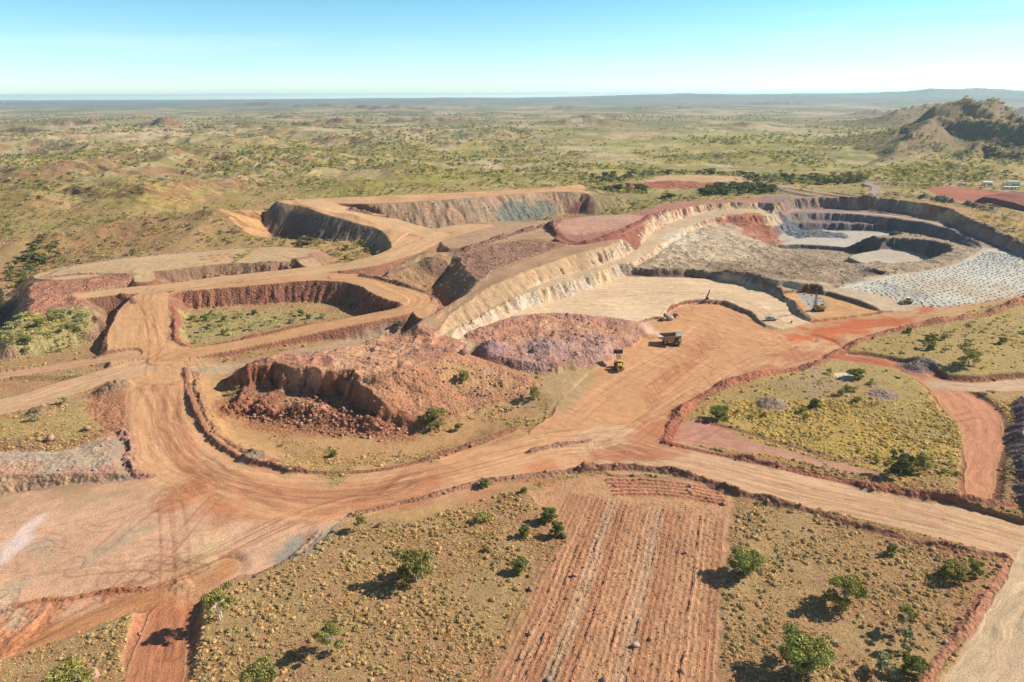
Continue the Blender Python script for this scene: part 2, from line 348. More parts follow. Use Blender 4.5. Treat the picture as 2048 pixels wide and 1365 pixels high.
def paint(poly, col, soft=3.0, mix=1.0, z=0.0, rub=None, veg=None, bare=None, streak=None, nz=0.0, nsc=8, warp=1.5, smooth=True, dz=0.0, lumps=0.0, flow=None):
    P = np.array([W(p[0], p[1], p[2] if len(p) > 2 else z) for p in poly]); P = cr(P, 3, True) if smooth else P
    r = near(P, soft+3, True, warp)
    if r is None: return
    b, x, y, D, S, A, _ = r
    ins = inside(x, y, P); sd_ = np.where(ins, D, -D)
    if nz: sd_ = sd_ + nz*soft*2*fbm(x/nsc, y/nsc, 3, ox=88)
    e = sst(sd_, -soft, soft)*mix
    sub = C[b]; sub += (np.asarray(col, np.float32)-sub)*e[..., None].astype(np.float32); C[b] = sub
    for arr, val in ((MR, rub), (MV, veg), (MS, streak)):
        if val is not None: arr[b] = arr[b]*(1-e)+val*e
    if bare is not None: BARE[b] = np.where(e > .4, bare, BARE[b])
    if dz: Z[b] = Z[b]+dz*sst(sd_, -soft, soft)
    if lumps: Z[b] = Z[b]+lumps*(ridg(x/6, y/6, 4, ox=62)-.45)*sst(sd_, 0, soft*2)
    if flow is not None:
        ang = R(flow); FL[b] = np.where((e > .4)[..., None], np.stack([-x*math.sin(ang)+y*math.cos(ang), x*math.cos(ang)+y*math.sin(ang)], -1), FL[b])
ROADC = c8(205,158,114); ROADO = c8(205,138,92); ROADR = c8(186,98,64); REDF = c8(158,94,70); TAN = c8(196,160,124)
GREYP = c8(172,160,146); PINK = c8(186,138,120); DARKR = c8(140,88,70); MAUVE = c8(160,124,116)
# ===== upper waste dump (left centre, behind) =====
pad([(552,480,5),(590,470,5),(670,472,5.5),(735,478,7),(715,488,6),(650,492,5),(560,490,5)], cut=.55, only='cut', margin=40, rub=.2)
# flat floor below the big striped face
pad([(870,462,14),(940,446,14),(1090,441,14),(1240,440,14),(1290,428,14),(1260,452,15),(1180,462,15),(1110,478,15),(1040,480,15),(960,492,14.5),(900,498,14)], col=c8(186,150,118), fill=.7, cut=.75, rub=.4, flow=5, streak=.8, lumps=.4)
pad([(552,403,27),(640,397,26.5),(760,392,27),(960,383,27),(1120,374,27.5),(1155,369,27.5),(1180,376,26),(1240,390,22),(1190,394,23),(1163,385,26),(1080,384.5,27),(940,396,27),(800,405,26.5),(716,409,26),(700,414,25.5),(720,424,23.5),(760,432,21),(800,440,18.5),(850,452,16),(900,462,14.3),(875,480,13.8),(800,505,13),(772,470,15.2),(745,455,17.5),(700,443,20),(650,428,23),(600,412,25.5)],
    col=c8(210,164,120), fill=.92, cut=1.0, fc=np.array([c8(172,140,112),c8(184,150,122),c8(176,134,104),c8(164,146,124),c8(190,160,126)]), rub=.5, flow=8, streak=.9, flute=1.2, fs=.9, margin=60)
paint([(548,404,27),(640,424,24),(700,442,20),(770,466,15.5),(720,480,10),(650,490,6),(560,490,6),(540,450,12)], c8(112,98,92), soft=3, mix=.85, rub=.5)  # shade of the left-facing dump face deepened in its colour
# grey-green and dark rock run-out at the right part of the striped face, red dump at its end
paint([(985,398,26),(1060,389,27),(1110,388,26),(1105,400,22),(1098,440,14),(1010,438,15)], c8(112,122,112), soft=3, mix=.8, nz=1.5, rub=.8)
paint([(1150,398,22),(1255,396,19),(1240,412,16),(1200,424,15),(1140,428,14.5)], c8(130,74,78), soft=3, mix=.8)
# left lower terrace 80-600 / 500-560
pad([(62,553,10),(150,530,10.5),(240,517,11),(360,507,11.5),(520,495,12),(600,496,12.3),(640,500,12.5),(600,512,12),(560,524,11.5),(440,528,11),(330,541,10.5),(270,545,10.3),(200,552,10),(120,560,10)], col=c8(204,170,130), fill=.7, cut=.9, fc=c8(160,124,96), rub=.4, flow=8, streak=.8)
# rough tipped rock west end
pad([(30,575,9.5),(90,562,10),(200,556,10),(262,548,10),(270,558,9.6),(230,570,9.5),(165,590,9),(190,625,7.5),(185,652,6),(120,665,6),(40,680,6),(8,690,5),(20,640,8),(40,600,9)], col=c8(176,124,98), fc=c8(150,116,94), rub=.9, rubtop=.9, lumps=2.2, fill=.95, streak=.1, margin=40)
pad([(-320,600,-4),(-60,590,-4),(-12,640,-4),(-40,700,-4),(-320,720,-4)], cut=.8, only='cut', margin=30)
paint([(-40,585,6),(20,590,7),(30,610,6),(8,690,2),(-30,700,0),(-60,640,0)], c8(96,80,74), soft=3, rub=.8, veg=0, bare=1)
# plateau of hairpin ramps
pad([(330,590,9),(365,583,9.2),(440,577,9.6),(560,566,10.5),(640,562,11),(700,566,11.3),(735,580,11),(770,598,10.5),(806,610,9.6),(850,640,8.5),(870,600,10),(800,570,11.3),(720,550,12),(600,545,11),(440,556,10)], col=ROADC, fill=.95, fc=np.array([c8(152,98,78),c8(160,108,84),c8(138,92,76)]), rub=.9, flow=10, streak=.9, flute=1.3, fs=.5)
# tan dump face right of centre and the rough rocky top behind the pit
pad([(775,548,11.5),(830,512,13.5),(850,503,14),(895,505,14),(905,498,15),(960,492,15.5),(1040,482,15.5),(1110,484,15.5),(1130,492,15.5),(1000,535,15),(960,560,14.5),(930,540,14.5),(905,512,14)], col=c8(158,120,98), fc=c8(166,130,98), rub=.8, rubtop=1.0, lumps=1.6, fill=.72, streak=.1, margin=30)
paint([(800,530,13),(840,512,13.5),(890,505,14),(900,520,13),(850,535,11),(800,548,9)], c8(176,144,106), rub=.4, soft=2)
# ===== ground level beside the pit: red-capped shelf along the top of the long wall =====
pad([(1110,447,16),(1180,432,16),(1260,428,15.5),(1330,408,15),(1400,402,14),(1500,398,13),(1580,392,12),(1560,404,12),(1480,408,13),(1400,414,14.5),(1330,430,16),(1290,448,16.5),(1230,472,16.5),(1150,487,16),(1115,478,16)], col=c8(176,124,104), fill=.7, cut=.9, fc=c8(150,94,76), rub=.5, rubtop=.5, lumps=.5, flow=20, streak=.5)
paint([(1130,440,16),(1230,428,16),(1290,436,16),(1250,455,16),(1170,470,16),(1125,465,16)], c8(196,150,126), rub=.1, streak=.8, soft=3)
pad([(830,650,8.5),(880,620,10),(930,588,12),(960,560,14),(1010,535,15),(1130,492,16),(1160,490,16),(1240,478,17),(1215,492,17),(1130,515,16),(1010,560,14.5),(940,600,11.5),(900,630,9),(870,665,7.5)], col=c8(184,146,112), fc=c8(190,156,120), rub=.4, rubtop=.3, flow=30, streak=.6, only='fill')
berm([(1118,440),(1105,452),(1118,470),(1150,486),(1200,480),(1250,462),(1290,440),(1330,424)], h=1.8, wd=4, col=c8(146,88,74), z=16)
# ===== pit =====
WALLC = np.array([c8(208,172,132),c8(216,188,152),c8(198,154,120),c8(210,192,170),c8(190,166,140),c8(196,150,124)])
FARC = np.array([c8(140,112,108),c8(150,124,116),c8(132,118,118),c8(156,120,108)])
pad([(858,690,5),(935,642,7),(1030,592,8.5),(1100,562,9),(1200,533,9),(1250,513,9),(1285,488,9),(1312,462,8.5),(1360,440,8.5),(1420,425,8),(1480,419,8),(1530,420,7),(1555,432,4),(1600,421,2),(1670,418,1.5),(1770,424,1.5),(1850,434,1.5),(1885,444,2.5),(1935,467,4.5),(2000,495,6),(2060,520,6),(2200,560,6),(2090,592,6),(2000,622,5.5),(1850,640,4),(1700,665,.8),(1500,690,0),(1330,660,0.3),(1250,640,3),(1150,650,4),(1000,680,4.5),(900,720,4)],
    fc=WALLC, rub=.8, flute=3.2, margin=26, only='cut', cut=1.5, fs=.25, extra=[(1850,570,6),(1980,560,6),(1700,600,6),(1500,553,6),(1400,549,6),(1300,545,6),(1200,560,8),(1300,515,8),(1340,480,7.5),(1700,580,6)])
paint([(858,690,5),(935,642,7),(1030,592,8.5),(1100,562,9),(1200,533,9),(1250,513,9),(1285,488,9),(1312,462,8.5),(1360,440,8.5),(1420,425,8),(1480,419,8),(1530,420,7),(1555,432,4),(1600,421,2),(1670,418,1.5),(1770,424,1.5),(1850,434,1.5),(1885,444,2.5),(1935,467,4.5),(2000,495,6),(2060,520,6),(2200,560,6),(2090,592,6),(2000,622,5.5),(1850,640,4),(1700,665,.8),(1500,690,0),(1330,660,0.3),(1250,640,3),(1150,650,4),(1000,680,4.5),(900,720,4)], c8(200,172,138), soft=.8, veg=0, bare=1, streak=.4, rub=.4)
# far wall stone is darker and purplish
paint([(1540,385,12),(1640,386,12),(1780,396,12),(1900,425,12),(2000,470,10),(2100,510,10),(2040,520,6),(1960,490,5),(1880,450,2),(1770,431,1),(1640,426,1.5),(1560,436,3),(1525,415,8)], FARC[1], soft=3, mix=.85, nz=.8)
# muck-pile basin
pad([(1275,537,6),(1310,512,6),(1350,482,5.5),(1400,457,5),(1450,447,3),(1500,449,1),(1540,452,-2),(1575,447,-3.5),(1630,443,-4),(1700,444,-4),(1780,452,-3.5),(1850,463,-2),(1910,478,1.5),(1960,495,5),(1950,505,5.5),(1900,532,5.5),(1800,550,5),(1730,556,5.5),(1690,572,6),(1640,577,6),(1560,568,6),(1480,557,6),(1400,547,6)],
    col=c8(176,152,124), fc=np.array([c8(202,172,136),c8(190,170,140),c8(176,110,80),c8(206,190,164)]), rub=.8, rubtop=.8, lumps=2.2, flute=2.6, margin=24, only='cut', cut=1.3, extra=[(1500,510,4),(1600,530,4.5),(1650,550,6),(1500,540,6.5),(1400,520,5),(1600,500,-6),(1700,520,0),(1780,520,0),(1440,480,4),(1560,480,-6)], flow=0, streak=.2)
pad([(1568,466,-8.5),(1625,461,-9),(1700,462,-9),(1775,464,-8.5),(1850,475,-6),(1905,485,-1),(1950,497,4.5),(1935,499,4),(1880,489,-2),(1800,478,-7),(1770,480,-8.5),(1780,490,-9),(1740,494,-9.5),(1660,494,-9.5),(1590,492,-9.5),(1555,490,-9)], col=c8(196,184,168), fc=np.array([c8(120,104,104),c8(132,112,106),c8(112,104,106)]), rub=.5, rubtop=.1, flow=10, streak=.8, margin=24, cut=1.3, flute=2, fill=1.3)
pad([(1560,499,-12),(1650,500,-12.5),(1735,512,-12),(1745,530,-8),(1700,540,-3),(1600,520,-4),(1540,507,-7)], col=c8(170,148,122), rubtop=.9, lumps=1.8, only='cut', cut=1.2, fc=c8(110,98,90), rub=.8, margin=20)
paint([(1590,438,-3),(1700,438,-3),(1790,446,-3),(1850,456,-2),(1920,474,1),(1965,494,5),(1940,499,4),(1880,486,-2),(1850,473,-6),(1780,461,-8.5),(1600,459,-8.5)], FARC[2], soft=2.5, mix=.85, rub=.5)
# sump beside the drill pattern
pad([(1700,512,-5),(1760,500,-6),(1800,500,-6),(1850,512,-6),(1866,530,-6),(1840,542,-6),(1790,546,-6),(1745,536,-5.5),(1715,524,-5)], col=c8(196,180,158), fc=np.array([c8(110,100,98),c8(128,116,106)]), rub=.6, flow=-20, streak=.8, cut=1.25, margin=30, only='cut', flute=2)
paint([(1560,456,-8),(1640,462,-8.5),(1690,468,-9),(1690,478,-9),(1640,476,-9),(1590,478,-9)], c8(116,118,122), rub=1, lumps=3, soft=2, z=-9, nz=1)
paint([(1440,440,5),(1500,432,5),(1545,450,0),(1562,480,-7),(1520,490,-4),(1470,470,2)], c8(164,98,72), soft=4, mix=.85, rub=.7, nz=1)
paint([(1400,455,5),(1470,452,3),(1500,480,2),(1440,500,4),(1350,500,5),(1330,520,5.5),(1310,530,6)], c8(206,184,152), soft=5, mix=.7, nz=1.5)
for P_, c_ in (([(1360,500,5),(1440,490,4),(1500,500,3),(1480,520,5),(1400,522,5)], c8(206,182,148)), ([(1540,520,4),(1620,512,0),(1680,530,2),(1640,545,6),(1560,540,6)], c8(150,128,104)), ([(1420,530,6),(1480,526,5),(1500,545,7),(1430,544,7)], c8(150,124,98)), ([(1480,486,2),(1540,492,-4),(1570,505,-7),(1520,515,-1),(1480,505,2)], c8(196,178,150)), ([(1640,560,7),(1690,545,4),(1740,540,2),(1760,555,4),(1700,570,6)], c8(142,126,108)), ([(1330,470,6),(1390,460,5),(1400,478,5),(1350,495,6)], c8(214,196,168))):
    paint(P_, c_, soft=4, nz=2, mix=.75)
# crest of muck between basin and the strip road
pad([(1440,541,8),(1500,536,8.5),(1570,541,9),(1640,549,9),(1690,562,7.5),(1700,569,6.5),(1640,570,8.5),(1560,560,8.5),(1500,552,8),(1430,546,7.5)], col=c8(160,134,108), fc=c8(120,100,86), rub=.9, rubtop=.9, lumps=1.5, only='fill', fill=1.0, margin=12, streak=.1)
pad([(1718,546,3.5),(1745,545,3.5),(1762,551,3.5),(1745,556,3.5),(1722,554,3.5)], col=c8(120,104,92), only='cut', cut=1.4, fc=c8(110,96,88), margin=8)
# drill pattern bench and strip
paint([(1690,577,6),(1760,556,6),(1850,543,6),(1905,533,6),(1950,510,6),(1962,500,6),(2000,499,6),(2050,520,6),(2120,560,6),(2060,590,6),(1990,612,6),(1900,618,6),(1840,606,6),(1760,588,6)], c8(206,198,180), soft=3, rub=.35, veg=0, bare=1, streak=.3, flow=0)
for P_, c_ in (([(1800,560,6),(1900,556,6),(1960,575,6),(1880,590,6),(1810,580,6)], c8(196,176,146)), ([(1930,520,6),(2010,510,6),(2040,540,6),(1970,550,6)], c8(180,178,172)), ([(1720,576,6),(1790,570,6),(1850,592,6),(1780,590,6)], c8(176,170,158)), ([(1960,590,6),(2040,570,6),(2050,590,6),(1980,610,6)], c8(204,182,150))):
    paint(P_, c_, soft=4, nz=2.4, mix=.75)
paint([(1280,548,6),(1400,550,6),(1560,568,6),(1680,580,6),(1800,602,6),(1860,612,6),(1780,622,6),(1680,600,6),(1590,580,6),(1470,562,6),(1380,555,6)], c8(200,176,144), soft=2, rub=.1, veg=0, bare=1, streak=.9, flow=-20)
# pale floor
pad([(900,690,4),(960,655,3),(1045,621,2.6),(1110,602,2.5),(1180,580,2.5),(1225,564,2.5),(1262,551,2.5),(1300,553,2.5),(1400,556,2.5),(1460,565,2.5),(1530,582,2.5),(1565,600,2.3),(1590,625,2),(1625,650,1),(1640,660,.5),(1560,690,0),(1450,700,0),(1340,690,0),(1260,660,1.5),(1180,640,3),(1050,648,4),(960,675,4)],
    col=c8(224,192,154), fill=.8, cut=1.5, fc=np.array([c8(210,180,142),c8(196,176,154),c8(188,158,134),c8(208,190,166)]), rub=.6, flow=-8, streak=1.0, flute=2.4, margin=22, only='cut')
paint([(1262,540,5),(1400,545,5),(1470,556,4),(1540,574,4),(1590,600,4),(1635,640,2),(1600,630,2),(1560,596,2),(1500,572,2.3),(1440,560,2.4),(1340,556,2.4),(1262,554,2.4)], c8(120,88,76), soft=1.5, mix=.8, rub=.8, streak=.1)
# wedge cut with the drill rig
pad([(1572,588,4),(1640,590,4),(1700,606,4),(1765,626,4),(1800,637,3.8),(1740,641,3.2),(1680,641,2.5),(1640,643,2),(1618,630,2.5),(1590,606,3.5)], col=c8(214,164,112), fc=c8(128,74,54), cut=1.4, flow=0, streak=.6, margin=14, only='cut', rub=.7)
paint([(1590,590,4),(1640,594,4),(1650,612,4),(1630,622,4),(1600,600,4)], c8(178,170,160), soft=1.5, rub=.9)
# ===== lower haul flats =====
road([(2160,560,8,6),(2080,592,7.5,6),(2000,608,7,6),(1930,620,6,7),(1850,632,4.5,9),(1760,648,2.5,11),(1660,668,.6,14),(1600,690,0,16)], col=ROADC, cut=1.1, fc=c8(166,84,54), flute=1, margin=24, rub=.8)
road([(1600,690,0,16),(1520,720,0,17),(1440,755,0,17),(1360,790,0,18),(1290,840,0,18),(1240,890,0,17)], col=c8(212,166,124), margin=20)
pad([(1190,738,0),(1232,690,0),(1262,662,0),(1293,645,0),(1330,638,0),(1344,620,0),(1372,611,0),(1410,609,0),(1450,613,0),(1495,630,0),(1532,655,0),(1600,672,.2),(1560,710,0),(1480,740,0),(1400,785,0),(1345,850,0),(1280,880,0),(1160,860,0),(1060,870,0),(1100,830,0),(1130,790,0)], col=c8(212,158,112), fc=c8(150,88,66), cut=1.6, margin=16, flow=-50, streak=.8, flute=.8, rub=.7)
# loop road and the big left flat
pad([(-300,1010,-4.5),(-60,985,-4.5),(120,975,-4),(270,962,-3),(300,955,-1.5),(370,900,-.4),(480,925,-.3),(640,955,0),(860,925,0),(1090,880,0),(1230,880,0),(1330,900,0),(1230,937,0),(1110,945,0),(960,972,0),(860,996,-.2),(750,1022,-.5),(690,1040,-.8),(640,1085,-1.2),(560,1130,-1.6),(480,1160,-2),(400,1200,-2.4),(290,1205,-3),(200,1235,-3.5),(0,1330,-4.5),(-300,1420,-5)], col=c8(222,174,138), fill=.5, cut=.9, fc=c8(176,124,98), rub=.6, flow=15, streak=.8, margin=30, extra=[(100,1100,-4.2),(300,1100,-2.2),(450,1050,-.9),(600,1040,-.6),(380,1010,-.8),(335,990,-1.1),(700,1000,-.4),(520,1090,-1.2),(200,1040,-3.2)])
# grey-tan bench left of the loop and its face
pad([(-300,930,1),(-60,905,1),(60,902,1),(150,893,1),(215,865,1),(255,860,1),(262,935,1),(215,945,.6),(160,948,.5),(60,950,.5),(-60,955,.5),(-300,965,.5)], col=c8(190,164,138), fc=np.array([c8(176,142,122),c8(150,140,130),c8(190,160,128)]), fill=.95, cut=1.2, flow=5, streak=.8, margin=22, flute=.9, rub=.9, rubtop=.5, lumps=1.0)
paint([(180,868,1),(258,866,1),(262,935,1),(200,940,1),(150,905,1)], c8(196,152,122), soft=5, nz=2.4, mix=.8, rub=.6)
paint([(-60,946,0),(120,942,0),(255,942,0),(300,960,-1),(250,985,-3),(100,992,-4),(-60,1000,-4)], c8(182,138,108), soft=4, nz=1.5, mix=.7, rub=.7)
paint([(60,905,1),(160,897,1),(220,890,1),(240,925,1),(160,915,1),(60,920,1)], c8(170,160,142), soft=3, nz=2, mix=.7)
paint([(-60,930,1),(100,925,1),(230,935,1),(200,945,1),(60,948,1)], c8(200,150,126), soft=3, nz=2, mix=.6)
paint([(-100,880,1),(40,870,1),(150,862,1),(215,850,1),(150,890,1),(60,900,1),(-100,905,1)], c8(158,102,78), rub=.9, soft=2.5, nz=1)
paint([(-100,838,1),(60,830,1),(140,800,1),(205,805,1),(200,850,1),(100,868,1),(-100,880,1)], c8(188,162,104), soft=3, nz=1.2, veg=.8, bare=.3)
paint([(190,770,1),(255,770,1),(262,850,1),(235,870,1),(195,850,1),(170,800,1)], c8(178,124,92), soft=2, rub=.8, veg=0, bare=.9, lumps=1.2)
road([(340,745,1,13),(322,800,.5,11),(335,860,0,11),(370,910,-.3,13),(440,950,-.5,14),(550,978,-.4,14),(680,985,-.2,13),(830,965,0,12),(980,925,0,11),(1110,895,0,11),(1230,885,0,12)], col=c8(216,164,120), margin=46, fill=.09, cut=.2, soft=4.0, fc=None, rub=0)
road([(300,592,9.2,8),(285,620,7.5,10),(285,660,4.5,13),(295,700,2.2,14),(330,750,1,13)], col=c8(212,162,116), fc=c8(150,104,82), margin=24)
road([(-200,880,0,8),(-60,830,0,8),(60,800,0,8),(170,765,.4,8),(280,735,1.2,9)], col=c8(212,170,130), margin=16)
road([(-120,770,-1,4),(0,752,-.6,4),(100,738,0,4),(200,720,1,5),(250,712,1.6,6)], col=c8(206,160,122), margin=12)
road([(340,715,1.6,8),(400,703,2,6),(520,680,3.2,6),(640,655,5.2,6),(740,636,7.4,6),(810,620,8.8,5.5),(838,606,9.4,5),(832,592,9.8,5),(790,574,10.6,5),(740,557,11.2,6),(680,553,11.4,6)], col=c8(210,158,112), fill=.9, margin=22, fc=c8(160,104,82))
road([(180,590,8.6,6),(240,583,9,7),(330,575,9.6,8),(460,558,10.4,8),(600,543,11.4,8),(720,528,12.2,9),(800,505,13,10),(850,478,13.8,13),(900,462,14.3,14),(960,452,14.4,9)], col=c8(210,168,124), margin=14, fc=c8(156,110,86))
road([(870,470,14,10),(800,452,16,11),(750,436,19,10),(700,424,22,10),(650,412,25,11),(620,403,26.5,10)], col=c8(212,172,128), margin=3)
road([(290,560,9.8,5),(285,540,10.5,5),(330,528,11,6),(450,513,11.6,6),(560,506,12,6),(600,515,12,5),(625,530,11.6,5)], col=c8(206,172,130), margin=8)
paint([(340,735,1.6),(440,722,2),(560,700,2.5),(700,672,3.5),(800,655,5),(830,662,6),(780,668,5),(700,690,4),(600,712,3),(500,735,2.5),(400,742,1.6)], c8(190,158,128), soft=3, rub=.3, veg=0, bare=1, streak=.6, flow=18)
paint([(590,704,3),(660,690,4),(740,680,4.5),(720,690,4.5),(640,702,4),(590,712,3)], c8(146,144,124), soft=2.5, rub=.5, veg=0, bare=1, nz=1)
# road to the right, and the one leaving bottom right
road([(1230,890,0,13),(1330,915,0,11),(1450,940,0,10),(1600,978,0,9),(1760,1012,0,9),(1900,1045,0,9),(2040,1085,0,9),(2200,1130,0,9)], col=c8(212,172,132), margin=12)
road([(2130,1080,0,7),(2070,1170,0,5.5),(2020,1250,0,5),(1990,1330,0,5),(1940,1430,0,5),(1880,1560,0,5)], col=c8(208,178,142), margin=10)
road([(345,1230,-2.8,5),(325,1290,-2.5,5),(310,1365,-2,5),(295,1460,-1.5,5)], col=c8(194,130,94), fc=c8(176,118,90), margin=6)
road([(-60,1325,-4.5,3.2),(60,1285,-4.2,3.2),(200,1235,-3.5,3.2),(320,1190,-2.8,3.5),(440,1140,-2,4)], col=c8(206,148,100), margin=6)
# floor in front of the scarp
paint([(400,760,.5),(460,800,0),(600,845,-.5),(790,860,-.5),(900,850,0),(1060,810,0),(1090,810,0),(1000,860,0),(880,905,0),(760,930,0),(640,935,0),(520,915,0),(440,875,0),(400,820,.3)], c8(198,152,104), soft=3, nz=1, veg=.35, bare=.45, rub=.15)
paint([(560,870,0),(700,890,0),(850,880,0),(900,900,0),(760,925,0),(620,930,0),(500,905,0)], c8(184,158,98), soft=6, nz=1.5, veg=.7, bare=.2)
paint([(925,820,0),(1000,798,0),(1060,790,0),(1040,805,0),(960,826,0)], c8(212,162,130), soft=2, z=0)
# ===== central mesa with its quarried scarp =====
paint([(430,770,-1),(480,800,-3),(600,840,-3),(790,862,-3),(860,860,-3),(1000,815,-2),(1080,800,0),(1000,850,-1.5),(880,900,-1),(700,930,-1),(520,905,-1),(430,850,-.5)], c8(198,152,104), soft=6, dz=-2.0)
pad([(462,746,3.5),(500,737,6),(530,734,7),(547,727,7.6),(580,736,7.4),(615,733,8),(650,742,7.6),(690,740,8),(722,753,7.8),(775,750,7.6),(850,728,8),(915,704,7),(935,690,6),(900,672,5.5),(830,664,6),(780,672,5),(700,692,4.5),(600,708,5),(520,716,4)],
    col=c8(190,134,106), fc=np.array([c8(150,92,70),c8(138,84,68),c8(160,102,76)]), fill=2.2, warp=2.6, rub=.8, rubtop=.6, lumps=2.4, flow=20, streak=.3, flute=2.6, margin=16, only='fill')
pad([(716,755,7.5),(742,778,6),(766,804,4),(790,834,.4),(840,842,0),(880,832,0),(960,806,.2),(1040,790,.4),(1080,762,1),(1020,735,3),(960,715,4.5),(910,705,6.5),(850,722,8),(790,738,9.5)], col=c8(184,132,100), fc=c8(158,104,78), fill=1.9, rub=.6, rubtop=.7, lumps=1.5, flute=2.4, streak=.1, margin=24, only='fill', bare=.6)
paint([(640,735,8),(780,690,5),(900,690,6),(860,720,7),(760,738,8.5)], c8(206,160,124), soft=3, nz=2, mix=.7)
berm([(470,812,-1),(540,822,-1),(610,824,-1),(690,838,-1),(770,848,-1),(805,846,-1)], h=1.9, wd=5, col=c8(146,92,70), lump=1.3)
for f_ in ([(560,748,6),(545,775,3),(530,805,-1)], [(625,745,7),(640,775,4),(650,815,-1)], [(690,752,7),(715,790,3),(730,825,0)], [(500,748,4),(488,775,1),(478,800,-1)]):
    berm(f_, h=2.0, wd=4.5, col=c8(146,94,72), lump=.7, warp=1.2)
berm([(640,800,2),(700,812,2),(750,826,1)], h=2.2, wd=5, col=c8(150,94,72), lump=1.3)
paint([(440,790,-1),(520,800,-1),(620,805,-1),(820,840,-1),(820,870,-1),(700,872,-1),(560,850,-1),(450,825,-1)], c8(164,108,80), soft=3, rub=.9, veg=0, bare=1, mix=.8, nz=1)
for P_, c_ in (([(560,728,11),(620,726,11),(680,738,11),(640,742,11)], c8(206,152,122)), ([(700,730,9),(760,712,8),(820,712,8),(800,734,9),(740,742,10)], c8(204,154,116)), ([(820,700,7),(880,690,7),(900,704,7),(850,716,8)], c8(160,112,92)), ([(780,760,8),(860,745,6),(900,760,4),(840,800,3),(790,800,4)], c8(166,116,84)), ([(900,740,4),(1000,745,3),(1040,770,2),(960,785,2),(900,775,3)], c8(178,140,98)), ([(640,700,6),(740,680,5),(780,690,5),(700,712,7)], c8(208,162,124))):
    paint(P_, c_, soft=3, nz=2.2, mix=.7)
# ===== blasted rubble heap beside the loader =====
pad([(935,670,4.3),(975,648,4.7),(1040,632,5.0),(1120,625,5.0),(1200,632,4.7),(1262,640,4.0),(1280,648,3.2),(1258,665,3.6),(1215,692,4.0),(1180,712,3.2),(1120,728,2.9),(1040,722,3.6),(960,700,4.3)], col=c8(182,134,112), fc=c8(170,124,108), fill=.8, rub=.9, rubtop=.8, lumps=2.6, streak=.1, margin=16, only='fill')
paint([(950,660,6),(1060,630,7),(1250,640,6),(1230,655,6),(1060,668,6),(980,690,6)], c8(190,136,104), soft=4, nz=2, mix=.75)
paint([(1040,690,6),(1180,670,6),(1220,688,5),(1190,730,1),(1120,750,1),(1040,730,4),(980,710,5)], c8(178,140,128), soft=5, nz=2, mix=.65, rub=.9)
paint([(1080,640,7),(1150,636,7),(1180,650,6),(1100,660,6)], c8(212,164,128), soft=3, nz=2, mix=.6)
paint([(1095,755,0),(1150,740,0),(1190,745,0),(1160,800,0),(1110,820,0),(1095,790,0)], c8(190,156,112), soft=2, rub=.2, veg=.1, bare=.9)
# ===== right-hand field =====
paint([(1345,860,0),(1400,800,0),(1480,760,0),(1640,735,0),(1720,690,0),(1900,650,2),(2100,600,5),(2200,700,3),(2100,760,1),(1960,790,0),(1990,900,0),(1980,985,0),(1700,940,0),(1500,895,0)], c8(190,160,96), soft=2, nz=.5, veg=1, bare=0)
paint([(1420,830,0),(1600,800,0),(1800,830,0),(1960,900,0),(1940,960,0),(1750,935,0),(1560,880,0)], c8(208,172,84), soft=8, nz=1.6, veg=.8, mix=.8)
paint([(1500,790,0),(1620,770,0),(1800,810,0),(1940,880,0),(1900,900,0),(1760,850,0),(1600,815,0)], c8(150,130,86), soft=4, nz=2.5, mix=.6)
paint([(1560,760,0),(1640,745,0),(1700,770,0),(1640,790,0)], c8(186,150,124), soft=4, nz=2, mix=.7)
paint([(1420,840,0),(1345,855,0),(1350,880,0),(1500,905,0),(1700,948,0),(1760,955,0),(1600,910,0),(1480,870,0)], c8(196,142,118), soft=1.5, veg=0, bare=1, streak=.7, flow=-20)
road([(1660,712,0,4),(1740,722,0,4.5),(1820,742,0,5),(1880,775,0,5),(1930,810,0,8),(1960,860,0,6),(1962,920,0,4),(1958,990,0,3)], col=c8(204,142,106), margin=6)
road([(1880,770,0,5),(1960,775,.3,4),(2060,770,.6,5),(2160,765,1,5)], col=c8(208,172,140), margin=6)
paint([(1650,712,0),(1740,716,0),(1790,730,0),(1760,738,0),(1680,722,0)], c8(190,112,80), soft=2)
paint([(1666,752,0),(1695,750,0),(1705,760,0),(1680,764,0)], c8(224,206,176), soft=1, veg=0)
pad([(2050,800,3.5),(2060,795,3.5),(2100,800,3.5),(2140,900,3.5),(2160,1020,3.5),(2080,1010,3.5),(2056,990,3.5),(2052,900,3.5)], col=c8(170,156,150), fc=c8(122,98,94), rub=1, rubtop=.4, fill=.8, margin=14, only='fill')
paint([(1850,378,12),(1900,372,12),(1960,378,12),(2040,384,12),(2200,395,12),(2200,420,12),(2048,412,12),(1950,405,12),(1880,395,12)], c8(176,106,82), soft=3, veg=.1, bare=.8)
pad([(1970,394,17),(2040,384,19),(2200,385,19),(2200,420,17),(2048,414,15)], col=c8(150,96,78), fc=c8(140,88,72), only='fill', rub=.9, lumps=1, margin=30)
for (pl, hw, cl) in (([(2300,450,12),(2048,436,12),(1960,425,12),(1880,412,12),(1800,403,12)], 3, c8(190,140,112)), ([(1730,398,12),(1748,384,12),(1752,374,12),(1735,368,12),(1760,364,12),(1850,368,12)], 4, c8(170,152,140)), ([(1560,374,12),(1580,382,12),(1620,390,12)], 4, c8(160,140,128)), ([(1560,372,12),(1640,385,12),(1730,398,12)], 3, c8(196,160,134)), ([(2048,425,12),(1980,410,12),(1900,404,12),(1850,400,12)], 2.5, c8(200,150,120))):
    road([p+(hw,) for p in pl], col=cl, margin=4, streak=.5)
paint([(1290,358,12),(1360,350,12),(1480,353,12),(1500,362,12),(1380,366,12),(1300,366,12)], c8(206,166,124), soft=5, nz=1.5, veg=.2, bare=.7)
